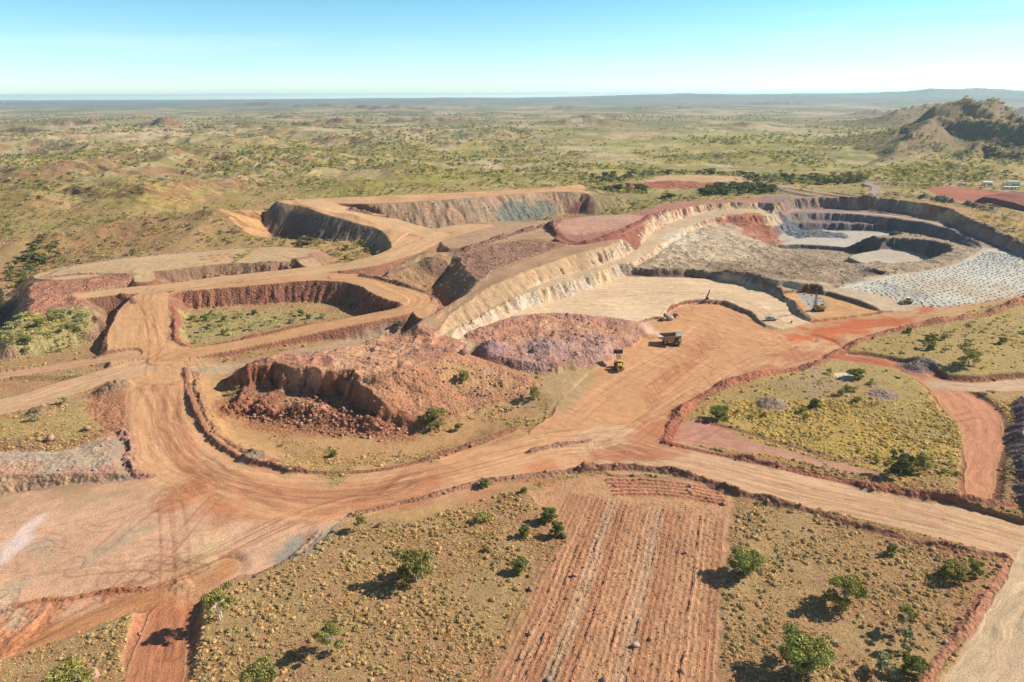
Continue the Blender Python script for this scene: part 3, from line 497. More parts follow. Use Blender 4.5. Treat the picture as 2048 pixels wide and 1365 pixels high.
paint([(1250,368,12),(1340,362,12),(1450,366,12),(1430,374,12),(1340,378,12),(1250,376,12)], c8(168,104,84), soft=4, nz=1.5, veg=.1, bare=.8, lumps=2)
paint([(1190,380,14),(1300,384,13),(1420,372,12),(1560,380,12),(1560,388,12),(1400,396,12),(1330,402,13),(1250,424,14),(1190,430,14)], c8(136,136,84), soft=4, nz=1, mix=.7, veg=1, bare=0)
berm([(1740,392,13),(1800,390,13),(1900,402,13),(1980,420,13)], h=4, wd=9, col=c8(150,130,100), lump=.8)
# vegetated pockets among the dumps
for P_, z_ in (([(366,632),(420,622),(560,622),(690,630),(640,640),(540,655),(420,680),(370,672)],2), ([(-60,690),(60,672),(140,662),(190,660),(190,690),(150,712),(60,722),(-60,728)],-2)):
    paint([p+(z_,) for p in P_], c8(176,160,104), soft=3, nz=1, veg=1, bare=0)
paint([(450,560,6),(550,490,6),(640,488,6),(560,495,6)], c8(170,150,90), soft=2, veg=1, bare=.1)
# ===== ploughed strip =====
paint([(1190,950,0),(1300,952,0),(1462,985,0),(1456,1120,0),(1440,1365,0),(1425,1600,0),(900,1600,0),(985,1365,0),(1080,1180,0),(1140,1060,0),(1060,975,0)], c8(198,150,110), soft=1, rub=.3, veg=0, bare=1, streak=.55, flow=71.5)
q = W(1190,950); r_ = blk(-40, 90, 60, 175)
xr = X[r_]; yr = Y[r_]; A_ = R(71.5)
ac = (xr-q[0])*math.sin(A_)-(yr-q[1])*math.cos(A_); al = (xr-q[0])*math.cos(A_)+(yr-q[1])*math.sin(A_)
ac = ac + .45*fbm(al/18, ac/9, 3, ox=90) + .18*fbm(al/2.5, ac/2, 2, ox=98)
wid = 35.5
m_ = sst(ac, -5.5, -4.5)*(1-sst(ac, wid-1.5, wid-.3))*(1-sst(al, -13, -9))
lanes = ac/1.3; ph = lanes-np.floor(lanes); jit = _T[(np.floor(lanes).astype(int)) & 255, 11]
rdg = np.exp(-((ph-.5)/.17)**2)*(.5+.9*jit)*(.75+.6*fbm(al/3, lanes*3, 3, ox=91)) + .35*np.exp(-((ph-.05)/.08)**2)*jit
Z[r_] += m_*(0.30*rdg - .08)*(.7+.6*fbm(X[r_]/2,Y[r_]/2,2,ox=97)+.3)
sub = C[r_]; f_ = (m_*np.clip(rdg, 0, 1))[..., None].astype(np.float32); sub += (c8(156,104,80)-sub)*f_*.6
pf = (m_*sst(jit, .72, .8)*np.exp(-((ph-.9)/.16)**2))[..., None].astype(np.float32); sub += (c8(216,166,130)-sub)*pf*.45; C[r_] = sub
MR[r_] = np.maximum(MR[r_], m_*np.clip(rdg, 0, 1))
sub = C[r_]; l2 = np.floor(ac/2.9).astype(int); j2 = _T[l2 & 255, 23]; wv = (m_*sst(j2, .45, .7)*.7)[..., None].astype(np.float32); sub += (c8(172,116,86)-sub)*wv*.75; w3 = (m_*(1-sst(j2, .2, .35))*.7)[..., None].astype(np.float32); sub += (c8(190,156,126)-sub)*w3*.8; C[r_] = sub
for k_ in range(5):
    berm([(1215+k_*4,958+k_*8),(1320,962+k_*7),(1450,985+k_*7)], h=.45, wd=.9, col=c8(170,108,84), lump=.4)
# eroded bank and scraped spoil along the near edge of the big flat
paint([(-40,1225,-4.3),(60,1195,-4.2),(180,1175,-3.8),(330,1160,-2.8),(340,1180,-2.8),(220,1215,-3.4),(100,1255,-4),(-40,1300,-4.4)], c8(202,134,94), soft=2.5, nz=2, rub=.5, lumps=1.5, mix=.8)
berm([(-20,1235,-4.3),(60,1212,-4.2),(130,1205,-4),(200,1190,-3.7),(290,1182,-3)], h=.9, wd=1.6, col=c8(176,116,84), lump=1.6)
for P_, c_ in (([(0,1010,-4.4),(160,995,-4),(300,985,-2),(260,1010,-3),(100,1030,-4.2)], c8(196,160,120)), ([(80,1060,-4.1),(200,1050,-3.5),(280,1075,-3),(200,1090,-3.4)], c8(230,186,152)), ([(0,1180,-4.4),(100,1140,-4.2),(160,1160,-4),(60,1190,-4.3)], c8(190,170,140)), ([(420,1080,-1.5),(520,1060,-1.2),(560,1090,-1.5),(460,1120,-1.8)], c8(234,198,160)), ([(300,1150,-2.8),(420,1100,-2),(520,1100,-1.6),(400,1170,-2.3)], c8(222,182,134))):
    paint(P_, c_, soft=5, nz=2.5, mix=.7)
# stains and scrapes on the flats
paint([(0,1120,-4.4),(20,1085,-4.3),(75,1045,-4),(90,1045,-4),(60,1075,-4.2),(20,1125,-4.4),(-20,1160,-4.5)], c8(236,206,190), soft=1.2, nz=1)
paint([(490,1100,-2),(560,1080,-1.6),(640,1060,-1.2),(690,1045,-1),(660,1090,-1.2),(590,1130,-1.6),(520,1130,-2)], c8(166,154,136), soft=2, nz=1.4, streak=.3)
paint([(250,1190,-2.8),(420,1150,-2.2),(470,1170,-2),(430,1215,-2.2),(300,1240,-2.6),(260,1215,-2.8)], c8(196,128,88), soft=3, nz=1.2, rub=.3, mix=.5)
paint([(60,1190,-4),(180,1110,-3.8),(260,1070,-3.4),(330,1050,-3),(300,1080,-3),(200,1130,-3.6),(100,1190,-4)], c8(190,166,136), soft=2.5, nz=1.4, mix=.7)
paint([(1280,860,0),(1400,800,0),(1500,745,0),(1640,690,0),(1700,672,0),(1640,705,0),(1500,765,0),(1420,805,0),(1340,870,0),(1360,900,0),(1260,925,0),(1180,920,0)], c8(182,104,70), soft=4, nz=1.4, mix=.6)
paint([(1580,670,0),(1640,655,.5),(1760,640,2.5),(1860,615,5),(1840,635,5),(1700,665,1),(1600,685,0)], c8(206,98,52), soft=3, nz=1.4, mix=.75)
paint([(1280,935,0),(1180,925,0),(1060,935,0),(900,968,0),(760,1005,0),(640,1030,0),(480,1010,0),(400,960,0),(330,990,0),(400,1030,0),(600,1055,-.6),(700,1030,-.5),(860,990,0),(1000,955,0)], c8(190,110,68), soft=4, nz=1.6, mix=.55)
# curving wheel tracks: thin scraped grooves
def track(pts, z=0.0, col=c8(160,92,62), g=1.6, wd=.35, mix=.6, dp=.08):
    P = np.array([W(p[0], p[1], z) for p in pts]); P = cr(P, 6)
    r = near(P, g+2, False, .15)
    if r is None: return
    b, x, y, D, S, A, SG = r
    e = np.exp(-((D-g)/wd)**2)*(.6+.6*fbm(S/5, SG, 2, ox=5)); e = np.clip(e, 0, 1)*mix
    sub = C[b]; sub += (col-sub)*e[..., None].astype(np.float32); C[b] = sub; Z[b] -= e*dp
rn = random.Random(5)
for t_ in ([(1380,680),(1405,690),(1412,706),(1395,722),(1350,740),(1325,760),(1300,775)], [(1370,690),(1440,694),(1470,690)], [(1345,690),(1380,697),(1430,694)], [(1390,684),(1410,694),(1440,700)],
           [(1362,735),(1400,732),(1430,745),(1438,765)], [(1375,740),(1400,755),(1412,768)], [(1420,720),(1380,745),(1340,780),(1300,800)], [(1325,640),(1345,622),(1400,616),(1450,622),(1480,640)],
           [(1560,700),(1590,705),(1612,728)], [(1540,706),(1572,712),(1594,733)], [(1530,660),(1555,668),(1580,690),(1600,720)], [(1440,850),(1380,880),(1300,890)], [(1100,870),(1200,860),(1290,840),(1400,780)],
           [(260,1160),(330,1100),(400,1030),(430,1000)], [(330,1010),(335,1080),(330,1180),(325,1300)], [(350,1010),(360,1080),(356,1180),(345,1300)], [(120,1120),(150,1110),(140,1130),(180,1128),(300,1122),(400,1130)],
           [(215,1180),(260,1140),(300,1150)], [(300,760),(310,700),(300,640),(320,600)], [(270,740),(310,720),(335,690)], [(200,1090),(300,1020),(420,980)], [(1860,800),(1880,830),(1910,838),(1940,830)], [(1890,800),(1905,825),(1930,820)], [(1850,790),(1870,835),(1920,848),(1960,840)]):
    track(t_, z=0 if t_[0][1] > 600 and t_[0][0] > 450 else -1)
for k_ in range(26):
    x0 = 1300+k_*5.5+rn.uniform(-2, 2); y0 = 812-k_*5.2+rn.uniform(-4, 4)
    track([(x0, y0), (x0-12-rn.random()*8, y0-22-rn.random()*10)], g=.6, wd=.5, mix=.45)
for k_ in range(12):
    y0 = 30+k_*7
    track([(900-k_*6, 945-k_*2), (760, 968+k_*3), (600, 975+k_*4), (480+k_*4, 960+k_*3), (400+k_*2, 915+k_*6), (350, 850+k_*3), (322+rn.uniform(-30, 30), 780)], g=2.2, wd=.6, mix=.3, dp=.02, z=-.2)
LOOPC = [(345,700),(335,760),(322,800),(335,860),(370,910),(440,950),(550,978),(680,985),(830,965),(980,925),(1110,895),(1230,885),(1290,850),(1360,800),(1440,755),(1520,715),(1600,685)]
RIGHTC = [(1180,900),(1260,893),(1330,915),(1450,940),(1600,978),(1760,1012),(1900,1045),(2060,1090)]
WESTC = [(-60,830),(60,800),(170,765),(280,735),(330,700),(300,650),(290,600)]
for C_, nn in ((LOOPC, 22), (RIGHTC, 12), (WESTC, 6), ([(0,1280),(200,1190),(400,1120),(600,1040),(800,985)], 8), ([(60,1050),(260,1010),(360,960)], 4), ([(1240,700),(1320,700),(1420,690),(1560,690)], 5), ([(1200,600),(1350,590),(1480,610),(1560,650)], 5), ([(1130,840),(1230,760),(1330,700),(1400,650)], 5), ([(900,462),(820,500),(700,530),(500,556),(330,576)], 4)):
    for i_ in range(nn):
        a0 = rn.randrange(0, max(1, len(C_)-4)); b0 = min(len(C_), a0+rn.randrange(4, 9)); oy = rn.uniform(-26, 26)*(.35 if C_[0][1] < 700 else 1); ox_ = rn.uniform(-26, 26)
        dk = rn.random() < .6
        track([(u+ox_+rn.uniform(-6, 6), v+oy*.7+rn.uniform(-3, 3)) for u, v in C_[a0:b0]], z=10 if C_[0][1] < 500 else 0, col=c8(164,104,72) if dk else c8(232,188,146), g=1.1 if i_ % 2 else 1.9, wd=.28, mix=rn.uniform(.3, .6), dp=.03)
for i_ in range(16):     # turning circles on the working floor and the big flat
    cx, cy = ((rn.uniform(1300, 1500), rn.uniform(660, 760)) if i_ % 2 else (rn.uniform(80, 420), rn.uniform(1030, 1170))); rx = rn.uniform(25, 70); a0 = rn.uniform(0, 6)
    track([(cx+rx*math.cos(a0+t*.5), cy+rx*.42*math.sin(a0+t*.5)) for t in range(6)], z=0 if i_ % 2 else -3, g=1.1, wd=.3, mix=.5, dp=.05)
# windrows (safety berms)
B1 = c8(146,96,74); B2 = c8(150,92,72)
berm([(370,738,1),(376,790,.4),(402,850,0),(432,887,-.2),(485,918,-.3),(560,938,-.3),(650,946,-.2),(760,940,0),(860,918,0),(960,885,0),(1030,858,0)], h=1.5, wd=1.8, col=B1)
berm([(388,745,1),(400,800,.4),(425,850,0),(470,890,0),(560,918,0)], h=1.0, wd=2.2, col=c8(170,124,92), lump=.9)
berm([(1330,886),(1400,902),(1500,922),(1600,947),(1700,968),(1800,988),(1900,1004),(2030,1022)], h=1.5, wd=2.4, col=B2)
berm([(1395,838),(1500,868),(1600,898),(1700,928)], h=1.2, wd=2, col=c8(140,92,72))
berm([(1330,884),(1345,850),(1375,815),(1430,780),(1500,755),(1600,738),(1640,728),(1690,700),(1750,682),(1850,660,2),(1960,636,5),(2060,600,6)], h=2.0, wd=3.6, col=c8(166,100,78))
berm([(1170,938),(1280,938),(1380,955),(1480,990),(1560,1012),(1700,1052),(1800,1080),(1880,1098),(1960,1112),(2010,1118)], h=1.6, wd=2.4, col=c8(146,98,78))
berm([(2012,1118),(2000,1160),(1960,1215),(1920,1270),(1870,1340),(1830,1400)], h=1.1, wd=2.0, col=c8(168,112,86))
berm([(700,1030),(780,1010),(880,988),(980,962),(1100,948),(1170,938)], h=.9, wd=1.8, col=c8(160,116,94))
berm([(1060,905),(1100,896),(1140,888),(1178,880)], h=1.2, wd=1.6, col=c8(150,112,94))
berm([(640,1068,-1),(600,1105,-1.4),(560,1130,-1.6),(500,1160,-2),(440,1190,-2.2)], h=.7, wd=1.4, col=c8(160,126,106))
berm([(345,600,9),(350,640,6),(352,680,3),(380,690,2.6),(440,684,3),(560,662,4),(640,640,6),(720,624,8),(795,608,9.4)], h=1.3, wd=2.2, col=c8(150,94,74))
berm([(325,553,10.4),(360,545,10.6),(440,536,11),(520,528,11.4),(572,526,11.6)], h=1.9, wd=4.6, col=c8(160,122,98), lump=1.2)
berm([(95,556,10),(150,550,10),(200,548,10.2),(268,549,10.2)], h=1.8, wd=4, col=c8(166,126,104), lump=1.2)
berm([(590,520,12),(640,510,12.6),(700,505,13),(760,490,14),(770,474,15)], h=2.0, wd=5.5, col=c8(172,130,102), lump=1.2)
berm([(245,592,8.6),(255,598,8),(268,612,7.2)], h=1.8, wd=2.6, col=c8(140,98,74))
berm([(80,556,9.8),(150,532,10.5),(240,518,11),(360,507,11.5),(520,494,12),(660,490,13)], h=.9, wd=1.7, col=c8(172,126,118))
berm([(722,550,12),(770,562,11),(820,578,10),(880,594,9.6)], h=1.6, wd=2.2, col=c8(110,84,70))
berm([(705,413,25),(745,420,23.5),(800,428,21),(850,436,19),(900,443,16)], h=2.0, wd=3.6, col=c8(150,116,104), lump=1)
berm([(920,443,15),(970,447,15)], h=1.2, wd=2, col=c8(120,96,84))
berm([(930,500,15),(1010,472,15.5),(1090,450,16),(1104,460,16)], h=1.6, wd=5, col=c8(140,104,88), lump=1.5)
berm([(1660,384,12),(1760,400,12.5),(1860,416,12.5),(1940,440,12),(2000,470,11),(2060,500,10)], h=1.6, wd=2.6, col=c8(140,112,104))
berm([(1100,378,27),(1150,368,27),(1200,384,25),(1240,391,22)], h=1.3, wd=2.2, col=c8(150,120,100))
berm([(195,640,6),(205,660,4),(208,690,2),(190,715,1)], h=1.6, wd=2.4, col=c8(120,86,70))
berm([(250,862,1),(258,890,1),(262,925,1),(275,950,0),(300,955,-.5)], h=1.3, wd=2.2, col=c8(170,124,104), lump=1)
for (cx, cy, zz, hh, ww, cl) in ((225,775,1,3.0,6,c8(160,128,100)),(75,825,.6,2.4,4,c8(140,110,84)),(1835,738,0,3,7,c8(128,110,106)),(1540,812,0,2.4,6,c8(140,118,110)),(985,690,6,3,7,c8(168,130,124)),(505,912,0,2,4,c8(140,120,100)),(592,1118,-1.6,.9,1.2,c8(120,124,120)),(870,540,9,3,9,c8(120,92,76)),(1100,690,5,3,9,c8(176,140,130)),(1760,795,0,1.5,6,c8(150,120,112))):
    berm([(cx-6, cy, zz), (cx, cy-1, zz), (cx+6, cy, zz)], h=hh, wd=ww, col=cl, lump=.4)
Z[:] += MR*0.28*(ridg(X/2.2, Y/2.2, 3, ox=70)-.5)*np.clip((1500-Y)/600, 0, 1)
# ---------------------------------------------------------------- terrain mesh and material
def tree_nodes(name):
    m = bpy.data.materials.new(name); m.use_nodes = True; t = m.node_tree; t.nodes.clear()
    o = t.nodes.new('ShaderNodeOutputMaterial'); p = t.nodes.new('ShaderNodeBsdfPrincipled'); t.links.new(p.outputs[0], o.inputs[0])
    p.inputs['Roughness'].default_value = .9; p.inputs['Specular IOR Level'].default_value = .15
    return m, t, p
class N:
    def __init__(s, t): s.t = t
    def n(s, ty, **k):
        x = s.t.nodes.new(ty)
        for a, b in k.items(): setattr(x, a, b)
        return x
    def lk(s, a, b): s.t.links.new(a, b)
    def noise(s, vec, sc, det=4, rg=.55):
        x = s.n('ShaderNodeTexNoise'); x.inputs['Scale'].default_value = sc; x.inputs['Detail'].default_value = det; x.inputs['Roughness'].default_value = rg
        if vec is not None: s.lk(vec, x.inputs['Vector'])
        return x.outputs[0]
    def mr(s, v, a, b, c, d):
        x = s.n('ShaderNodeMapRange'); s.lk(v, x.inputs[0])
        for i, q in enumerate((a, b, c, d)): x.inputs[i+1].default_value = q
        return x.outputs[0]
    def m(s, op, a, b=None):
        x = s.n('ShaderNodeMath', operation=op)
        for i, q in enumerate((a, b)):
            if q is None: continue
            if isinstance(q, (int, float)): x.inputs[i].default_value = q
            else: s.lk(q, x.inputs[i])
        return x.outputs[0]
    def mix(s, f, a, b, bt='MIX'):
        x = s.n('ShaderNodeMix', data_type='RGBA', blend_type=bt)
        for i, q in ((0, f), (6, a), (7, b)):
            if isinstance(q, (int, float)): x.inputs[i].default_value = q
            elif isinstance(q, tuple): x.inputs[i].default_value = q+(1,)
            else: s.lk(q, x.inputs[i])
        return x.outputs[2]
    def scale(s, col, f):
        x = s.n('ShaderNodeVectorMath', operation='SCALE'); s.lk(col, x.inputs[0]); s.lk(f, x.inputs[3]); return x.outputs[0]
def ground_material():
    m, t, p = tree_nodes('ground_soil'); k = N(t)
    ca = k.n('ShaderNodeAttribute', attribute_name='Col').outputs['Color']
    mk = k.n('ShaderNodeSeparateColor'); k.lk(k.n('ShaderNodeAttribute', attribute_name='Mask').outputs['Color'], mk.inputs[0])
    st, rb, vg = mk.outputs
    fl = k.n('ShaderNodeAttribute', attribute_name='Flow').outputs['Vector']
    pos = k.n('ShaderNodeNewGeometry').outputs['Position']
    big = k.noise(pos, .045, 4); med = k.noise(pos, .35, 5, .6); fin = k.noise(pos, 2.6, 4, .65)
    f = k.m('ADD', k.mr(big, .25, .75, -.13, .13), k.mr(med, .25, .75, -.14, .14))
    f = k.m('ADD', f, k.mr(fin, .3, .7, -.26, .24))
    mp = k.n('ShaderNodeMapping'); mp.inputs['Scale'].default_value = (1, .045, 1); dn = k.n('ShaderNodeTexNoise'); dn.inputs['Scale'].default_value = .07; dn.inputs['Detail'].default_value = 3; k.lk(pos, dn.inputs['Vector'])
    dv = k.n('ShaderNodeVectorMath', operation='MULTIPLY_ADD'); k.lk(dn.outputs['Color'], dv.inputs[0]); dv.inputs[1].default_value = (7, 30, 0); k.lk(fl, dv.inputs[2]); k.lk(dv.outputs[0], mp.inputs[0])
    patch = k.mr(k.noise(pos, .05, 3), .38, .6, .35, 1.15)
    s1 = k.noise(mp.outputs[0], .55, 5, .65); s2 = k.noise(mp.outputs[0], 2.4, 3, .6)
    sk = k.m('ADD', k.mr(s1, .3, .7, -.24, .22), k.mr(s2, .3, .7, -.18, .16))
    f = k.m('ADD', f, k.m('MULTIPLY', k.m('MULTIPLY', sk, st), patch))
    vo = k.n('ShaderNodeTexVoronoi'); vo.inputs['Scale'].default_value = .95; k.lk(pos, vo.inputs['Vector'])
    vo.feature = 'F1'; vo2 = k.n('ShaderNodeTexVoronoi'); vo2.inputs['Scale'].default_value = .42; k.lk(pos, vo2.inputs['Vector']); v2c = k.n('ShaderNodeSeparateColor'); k.lk(vo2.outputs['Color'], v2c.inputs[0]); vc = k.n('ShaderNodeSeparateColor'); k.lk(vo.outputs['Color'], vc.inputs[0])
    rk = k.m('ADD', k.mr(vc.outputs[0], 0, 1, -.2, .26), k.m('MULTIPLY', k.mr(v2c.outputs[0], 0, 1, -.16, .18), k.mr(med, .4, .6, 0, 1)))
    f = k.m('ADD', f, k.m('MULTIPLY', rk, rb))
    col = k.scale(ca, k.m('ADD', f, 1.0))
    # ochre wheel polish along the flow, and reddish drift
    col = k.mix(k.m('MULTIPLY', k.mr(s1, .52, .68, 0, .28), st), col, k.mix(1.0, col, (1.0, .80, .66), 'MULTIPLY'))
    col = k.mix(k.mr(k.noise(pos, .11, 5, .6),   .5, .68, 0, .2), col, k.mix(1.0, col, (1.03, .88, .80), 'MULTIPLY'))
    # low dry growth: straw and grey-green flecks
    v2 = k.noise(pos, .75, 4, .7); v3 = k.noise(pos, 1.5, 5, .8)
    col = k.mix(k.m('MULTIPLY', k.mr(v2, .50, .58, 0, .55), vg), col, (.26, .17, .085))
    col = k.mix(k.m('MULTIPLY', k.mr(v3, .50, .58, 0, .75), vg), col, (.50, .365, .18))
    col = k.mix(k.m('MULTIPLY', k.mr(k.noise(pos, 2.0, 4, .8), .54, .61, 0, .5), vg), col, (.11, .085, .045))
    col = k.mix(k.m('MULTIPLY', k.mr(k.noise(pos, .16, 4, .7), .56, .66, 0, .3), vg), col, (.19, .16, .065))
    k.lk(col, p.inputs['Base Color'])
    h = k.m('ADD', k.m('MULTIPLY', fin, .2), k.m('MULTIPLY', k.m('MULTIPLY', vo.outputs['Distance'], rb), -.6))
    h = k.m('ADD', h, k.m('MULTIPLY', k.m('MULTIPLY', s2, st), .10))
    h = k.m('ADD', h, k.m('MULTIPLY', k.m('MULTIPLY', v3, vg), .6))
    bp = k.n('ShaderNodeBump'); bp.inputs['Strength'].default_value = .8; bp.inputs['Distance'].default_value = 1.0
    k.lk(h, bp.inputs['Height']); k.lk(bp.outputs[0], p.inputs['Normal'])
    return m
def grid_mesh(name, X_, Y_, Z_):
    nr, ncc = X_.shape
    me = bpy.data.meshes.new(name); nv = nr*ncc
    me.vertices.add(nv); me.vertices.foreach_set('co', np.stack([X_, Y_, Z_], -1).astype(np.float32).ravel())
    i = np.arange(nv).reshape(nr, ncc); q = np.stack([i[:-1, :-1], i[:-1, 1:], i[1:, 1:], i[1:, :-1]], -1).reshape(-1, 4)
    nf = len(q); me.loops.add(nf*4); me.polygons.add(nf)
    me.loops.foreach_set('vertex_index', q.ravel().astype(np.int32)); me.polygons.foreach_set('loop_start', np.arange(0, nf*4, 4, dtype=np.int32))
    me.polygons.foreach_set('use_smooth', np.ones(nf, bool)); me.update()
    return me
tm = grid_mesh('ground', X, Y, Z)
a = tm.attributes.new('Col', 'FLOAT_COLOR', 'POINT'); a.data.foreach_set('color', np.concatenate([np.clip(C, 0, 1), np.ones(C.shape[:2]+(1,), np.float32)], -1).astype(np.float32).ravel())
a = tm.attributes.new('Mask', 'FLOAT_COLOR', 'POINT'); a.data.foreach_set('color', np.stack([MS, MR, MV, np.ones_like(MS)], -1).astype(np.float32).ravel())
a = tm.attributes.new('Flow', 'FLOAT_VECTOR', 'POINT'); a.data.foreach_set('vector', np.concatenate([FL, np.zeros(FL.shape[:2]+(1,), np.float32)], -1).astype(np.float32).ravel())
GM = ground_material(); tm.materials.append(GM)
ground = bpy.data.objects.new('ground', tm); COL.objects.link(ground); ground['kind'] = 'structure'
# ---- ground lookups
def zat(x, y):
    x = np.atleast_1d(np.asarray(x, float)); y = np.atleast_1d(np.asarray(y, float))
    r = np.clip(np.searchsorted(YR, y)-1, 0, NR-2); dep = y*math.cos(PITCH)+CAM_H*math.sin(PITCH)
    fy = (y-YR[r])/(YR[r+1]-YR[r]); uc = x/dep; fc_ = (uc-UC[0])/(UC[1]-UC[0]); c = np.clip(fc_.astype(int), 0, NC-2); fx = np.clip(fc_-c, 0, 1)
    return (Z[r, c]*(1-fx)*(1-fy)+Z[r, c+1]*fx*(1-fy)+Z[r+1, c]*(1-fx)*fy+Z[r+1, c+1]*fx*fy), r, c
YQ = np.concatenate([np.arange(80, 800, .5), np.geomspace(800, 25000, 700)])
def hit(u, v):
    """first point where the sight line through (u,v) meets the ground"""
    d = ray(u, v); t = YQ/d[1]; xs = d[0]*t; zs = CAM_H+d[2]*t
    g = zat(xs, YQ)[0]; k = np.argmax(zs <= g)
    if k == 0: k = len(YQ)-1
    return Vector((xs[k], YQ[k], g[k]))
def tag(o, label=None, cat=None, group=None, kind=None):
    if label: o['label'] = label
    if cat: o['category'] = cat
    if group: o['group'] = group
    if kind: o['kind'] = kind
    return o
def mesh_obj(name, me, parent=None):
    o = bpy.data.objects.new(name, me); COL.objects.link(o)
    if parent is not None: o.parent = parent
    return o
def raw_mesh(name, V, F, mat, cols=None, smooth=False, n=None):
    """V (k,3), F (m,n) int arrays"""
    me = bpy.data.meshes.new(name); V = np.asarray(V, np.float32); F = np.asarray(F, np.int32)
    me.vertices.add(len(V)); me.vertices.foreach_set('co', V.ravel()); m, s = F.shape
    me.loops.add(m*s); me.polygons.add(m); me.loops.foreach_set('vertex_index', F.ravel()); me.polygons.foreach_set('loop_start', np.arange(0, m*s, s, dtype=np.int32))
    if smooth: me.polygons.foreach_set('use_smooth', np.ones(m, bool))
    me.update()
    if cols is not None:
        a = me.attributes.new('Col', 'FLOAT_COLOR', 'POINT'); cc = np.ones((len(V), 4), np.float32); cc[:, :3] = cols; a.data.foreach_set('color', cc.ravel())
    me.materials.append(mat); return me
# ---------------------------------------------------------------- vegetation
def leaf_mat(name, base, var=.35, trans=.25):
    m, t, p = tree_nodes(name); k = N(t)
    ca = k.n('ShaderNodeAttribute', attribute_name='Col').outputs['Color']
    rnd = k.n('ShaderNodeObjectInfo').outputs['Random']
    col = k.mix(1.0, base, ca, 'MULTIPLY')
    col = k.scale(col, k.mr(rnd, 0, 1, 1-var*.6, 1+var*.6))
    k.lk(col, p.inputs['Base Color'])
    tr = k.n('ShaderNodeBsdfTranslucent'); k.lk(col, tr.inputs[0])
    ms = k.n('ShaderNodeMixShader'); ms.inputs[0].default_value = trans
    k.lk(p.outputs[0], ms.inputs[1]); k.lk(tr.outputs[0], ms.inputs[2])
    o = [n for n in t.nodes if n.type == 'OUTPUT_MATERIAL'][0]; k.lk(ms.outputs[0], o.inputs[0])
    return m
def plain_mat(name, col, rough=.8, nscale=3.0, namt=.2, spec=.2, bump=0.0, metal=0.0):
    m, t, p = tree_nodes(name); k = N(t)
    tc_ = k.n('ShaderNodeTexCoord').outputs['Object']; nn = k.noise(tc_, nscale, 5, .6)
    k.lk(k.mix(k.mr(nn, .3, .7, 0, 1), tuple(x*(1-namt) for x in col), tuple(min(1, x*(1+namt)) for x in col)), p.inputs['Base Color'])
    p.inputs['Roughness'].default_value = rough; p.inputs['Specular IOR Level'].default_value = spec; p.inputs['Metallic'].default_value = metal
    if bump:
        b_ = k.n('ShaderNodeBump'); b_.inputs['Strength'].default_value = bump; b_.inputs['Distance'].default_value = .1; k.lk(nn, b_.inputs['Height']); k.lk(b_.outputs[0], p.inputs['Normal'])
    return m
G_EUC = leaf_mat('leaf_olive', (.30, .295, .10)); G_DARK = leaf_mat('leaf_dark', (.17, .19, .08))
G_BRIGHT = leaf_mat('leaf_bright', (.235, .265, .085)); G_YEL = leaf_mat('leaf_yellow', (.44, .40, .09)); G_PALE = leaf_mat('leaf_pale', (.33, .36, .20))
M_BARK = plain_mat('bark', (.34, .30, .26), .9, 4, .35); M_BARKW = plain_mat('bark_white', (.62, .58, .52), .8, 4, .2)
G_GRASS = leaf_mat('leaf_grass', (1, 1, 1), .3, .38); G_STUFF = leaf_mat('leaf_scrub', (1, 1, 1), 0, .42)
def leafcloud(rs, blobs, n, size):
    V = []; cols = []
    tot = sum(b[3]**2 for b in blobs)
    for (bx, by, bz, br) in blobs:
        m = max(6, int(n*br*br/tot))
        d = rs.normal(size=(m, 3)); d /= np.linalg.norm(d, axis=1)[:, None]
        d[:, 2] = np.where(d[:, 2] < -.35, -d[:, 2]*.6, d[:, 2])
        rr_ = br*(.45+.6*rs.rand(m)**.6)
        c = np.array([bx, by, bz])+d*rr_[:, None]*np.array([1, 1, .75])
        a_ = rs.normal(size=(m, 3)); a_ /= np.linalg.norm(a_, axis=1)[:, None]; b_ = np.cross(a_, d+rs.normal(size=(m, 3))*.5); b_ /= np.linalg.norm(b_, axis=1)[:, None]+1e-6
        s = size*(.6+.8*rs.rand(m))[:, None]
        quad = np.stack([c-a_*s-b_*s*.6, c+a_*s-b_*s*.6, c+a_*s*.8+b_*s*.6, c-a_*s*.7+b_*s*.7], 1)
        V.append(quad.reshape(-1, 3)); t = (.7+.6*rs.rand(m))*(.9+.25*rs.rand())
        hue = rs.rand(m)*.25
        cc = np.stack([t*(1+hue*.8), t, t*(1-hue)], -1); cols.append(np.repeat(cc, 4, 0))
    V = np.concatenate(V); return V, np.arange(len(V)).reshape(-1, 4), np.concatenate(cols)
def tube(pts, rad, seg=6):
    V = []; F = []
    for i, (p, r_) in enumerate(zip(pts, rad)):
        p = np.array(p); dd = np.array(pts[min(i+1, len(pts)-1)])-np.array(pts[max(i-1, 0)]); dd = dd/(np.linalg.norm(dd)+1e-9)
        a_ = np.cross(dd, [0.3, 1, .1]); a_ /= np.linalg.norm(a_)+1e-9; b_ = np.cross(dd, a_)
        for k in range(seg):
            t = 2*math.pi*k/seg; V.append(p+r_*(a_*math.cos(t)+b_*math.sin(t)))
    for i in range(len(pts)-1):
        for k in range(seg):
            F.append((i*seg+k, i*seg+(k+1) % seg, (i+1)*seg+(k+1) % seg, (i+1)*seg+k))
    return V, F
def merge(parts):
    V = []; F = []; o = 0
    for v, f in parts:
        V += list(v); F += [tuple(i+o for i in q) for q in f]; o += len(v)
    return V, F
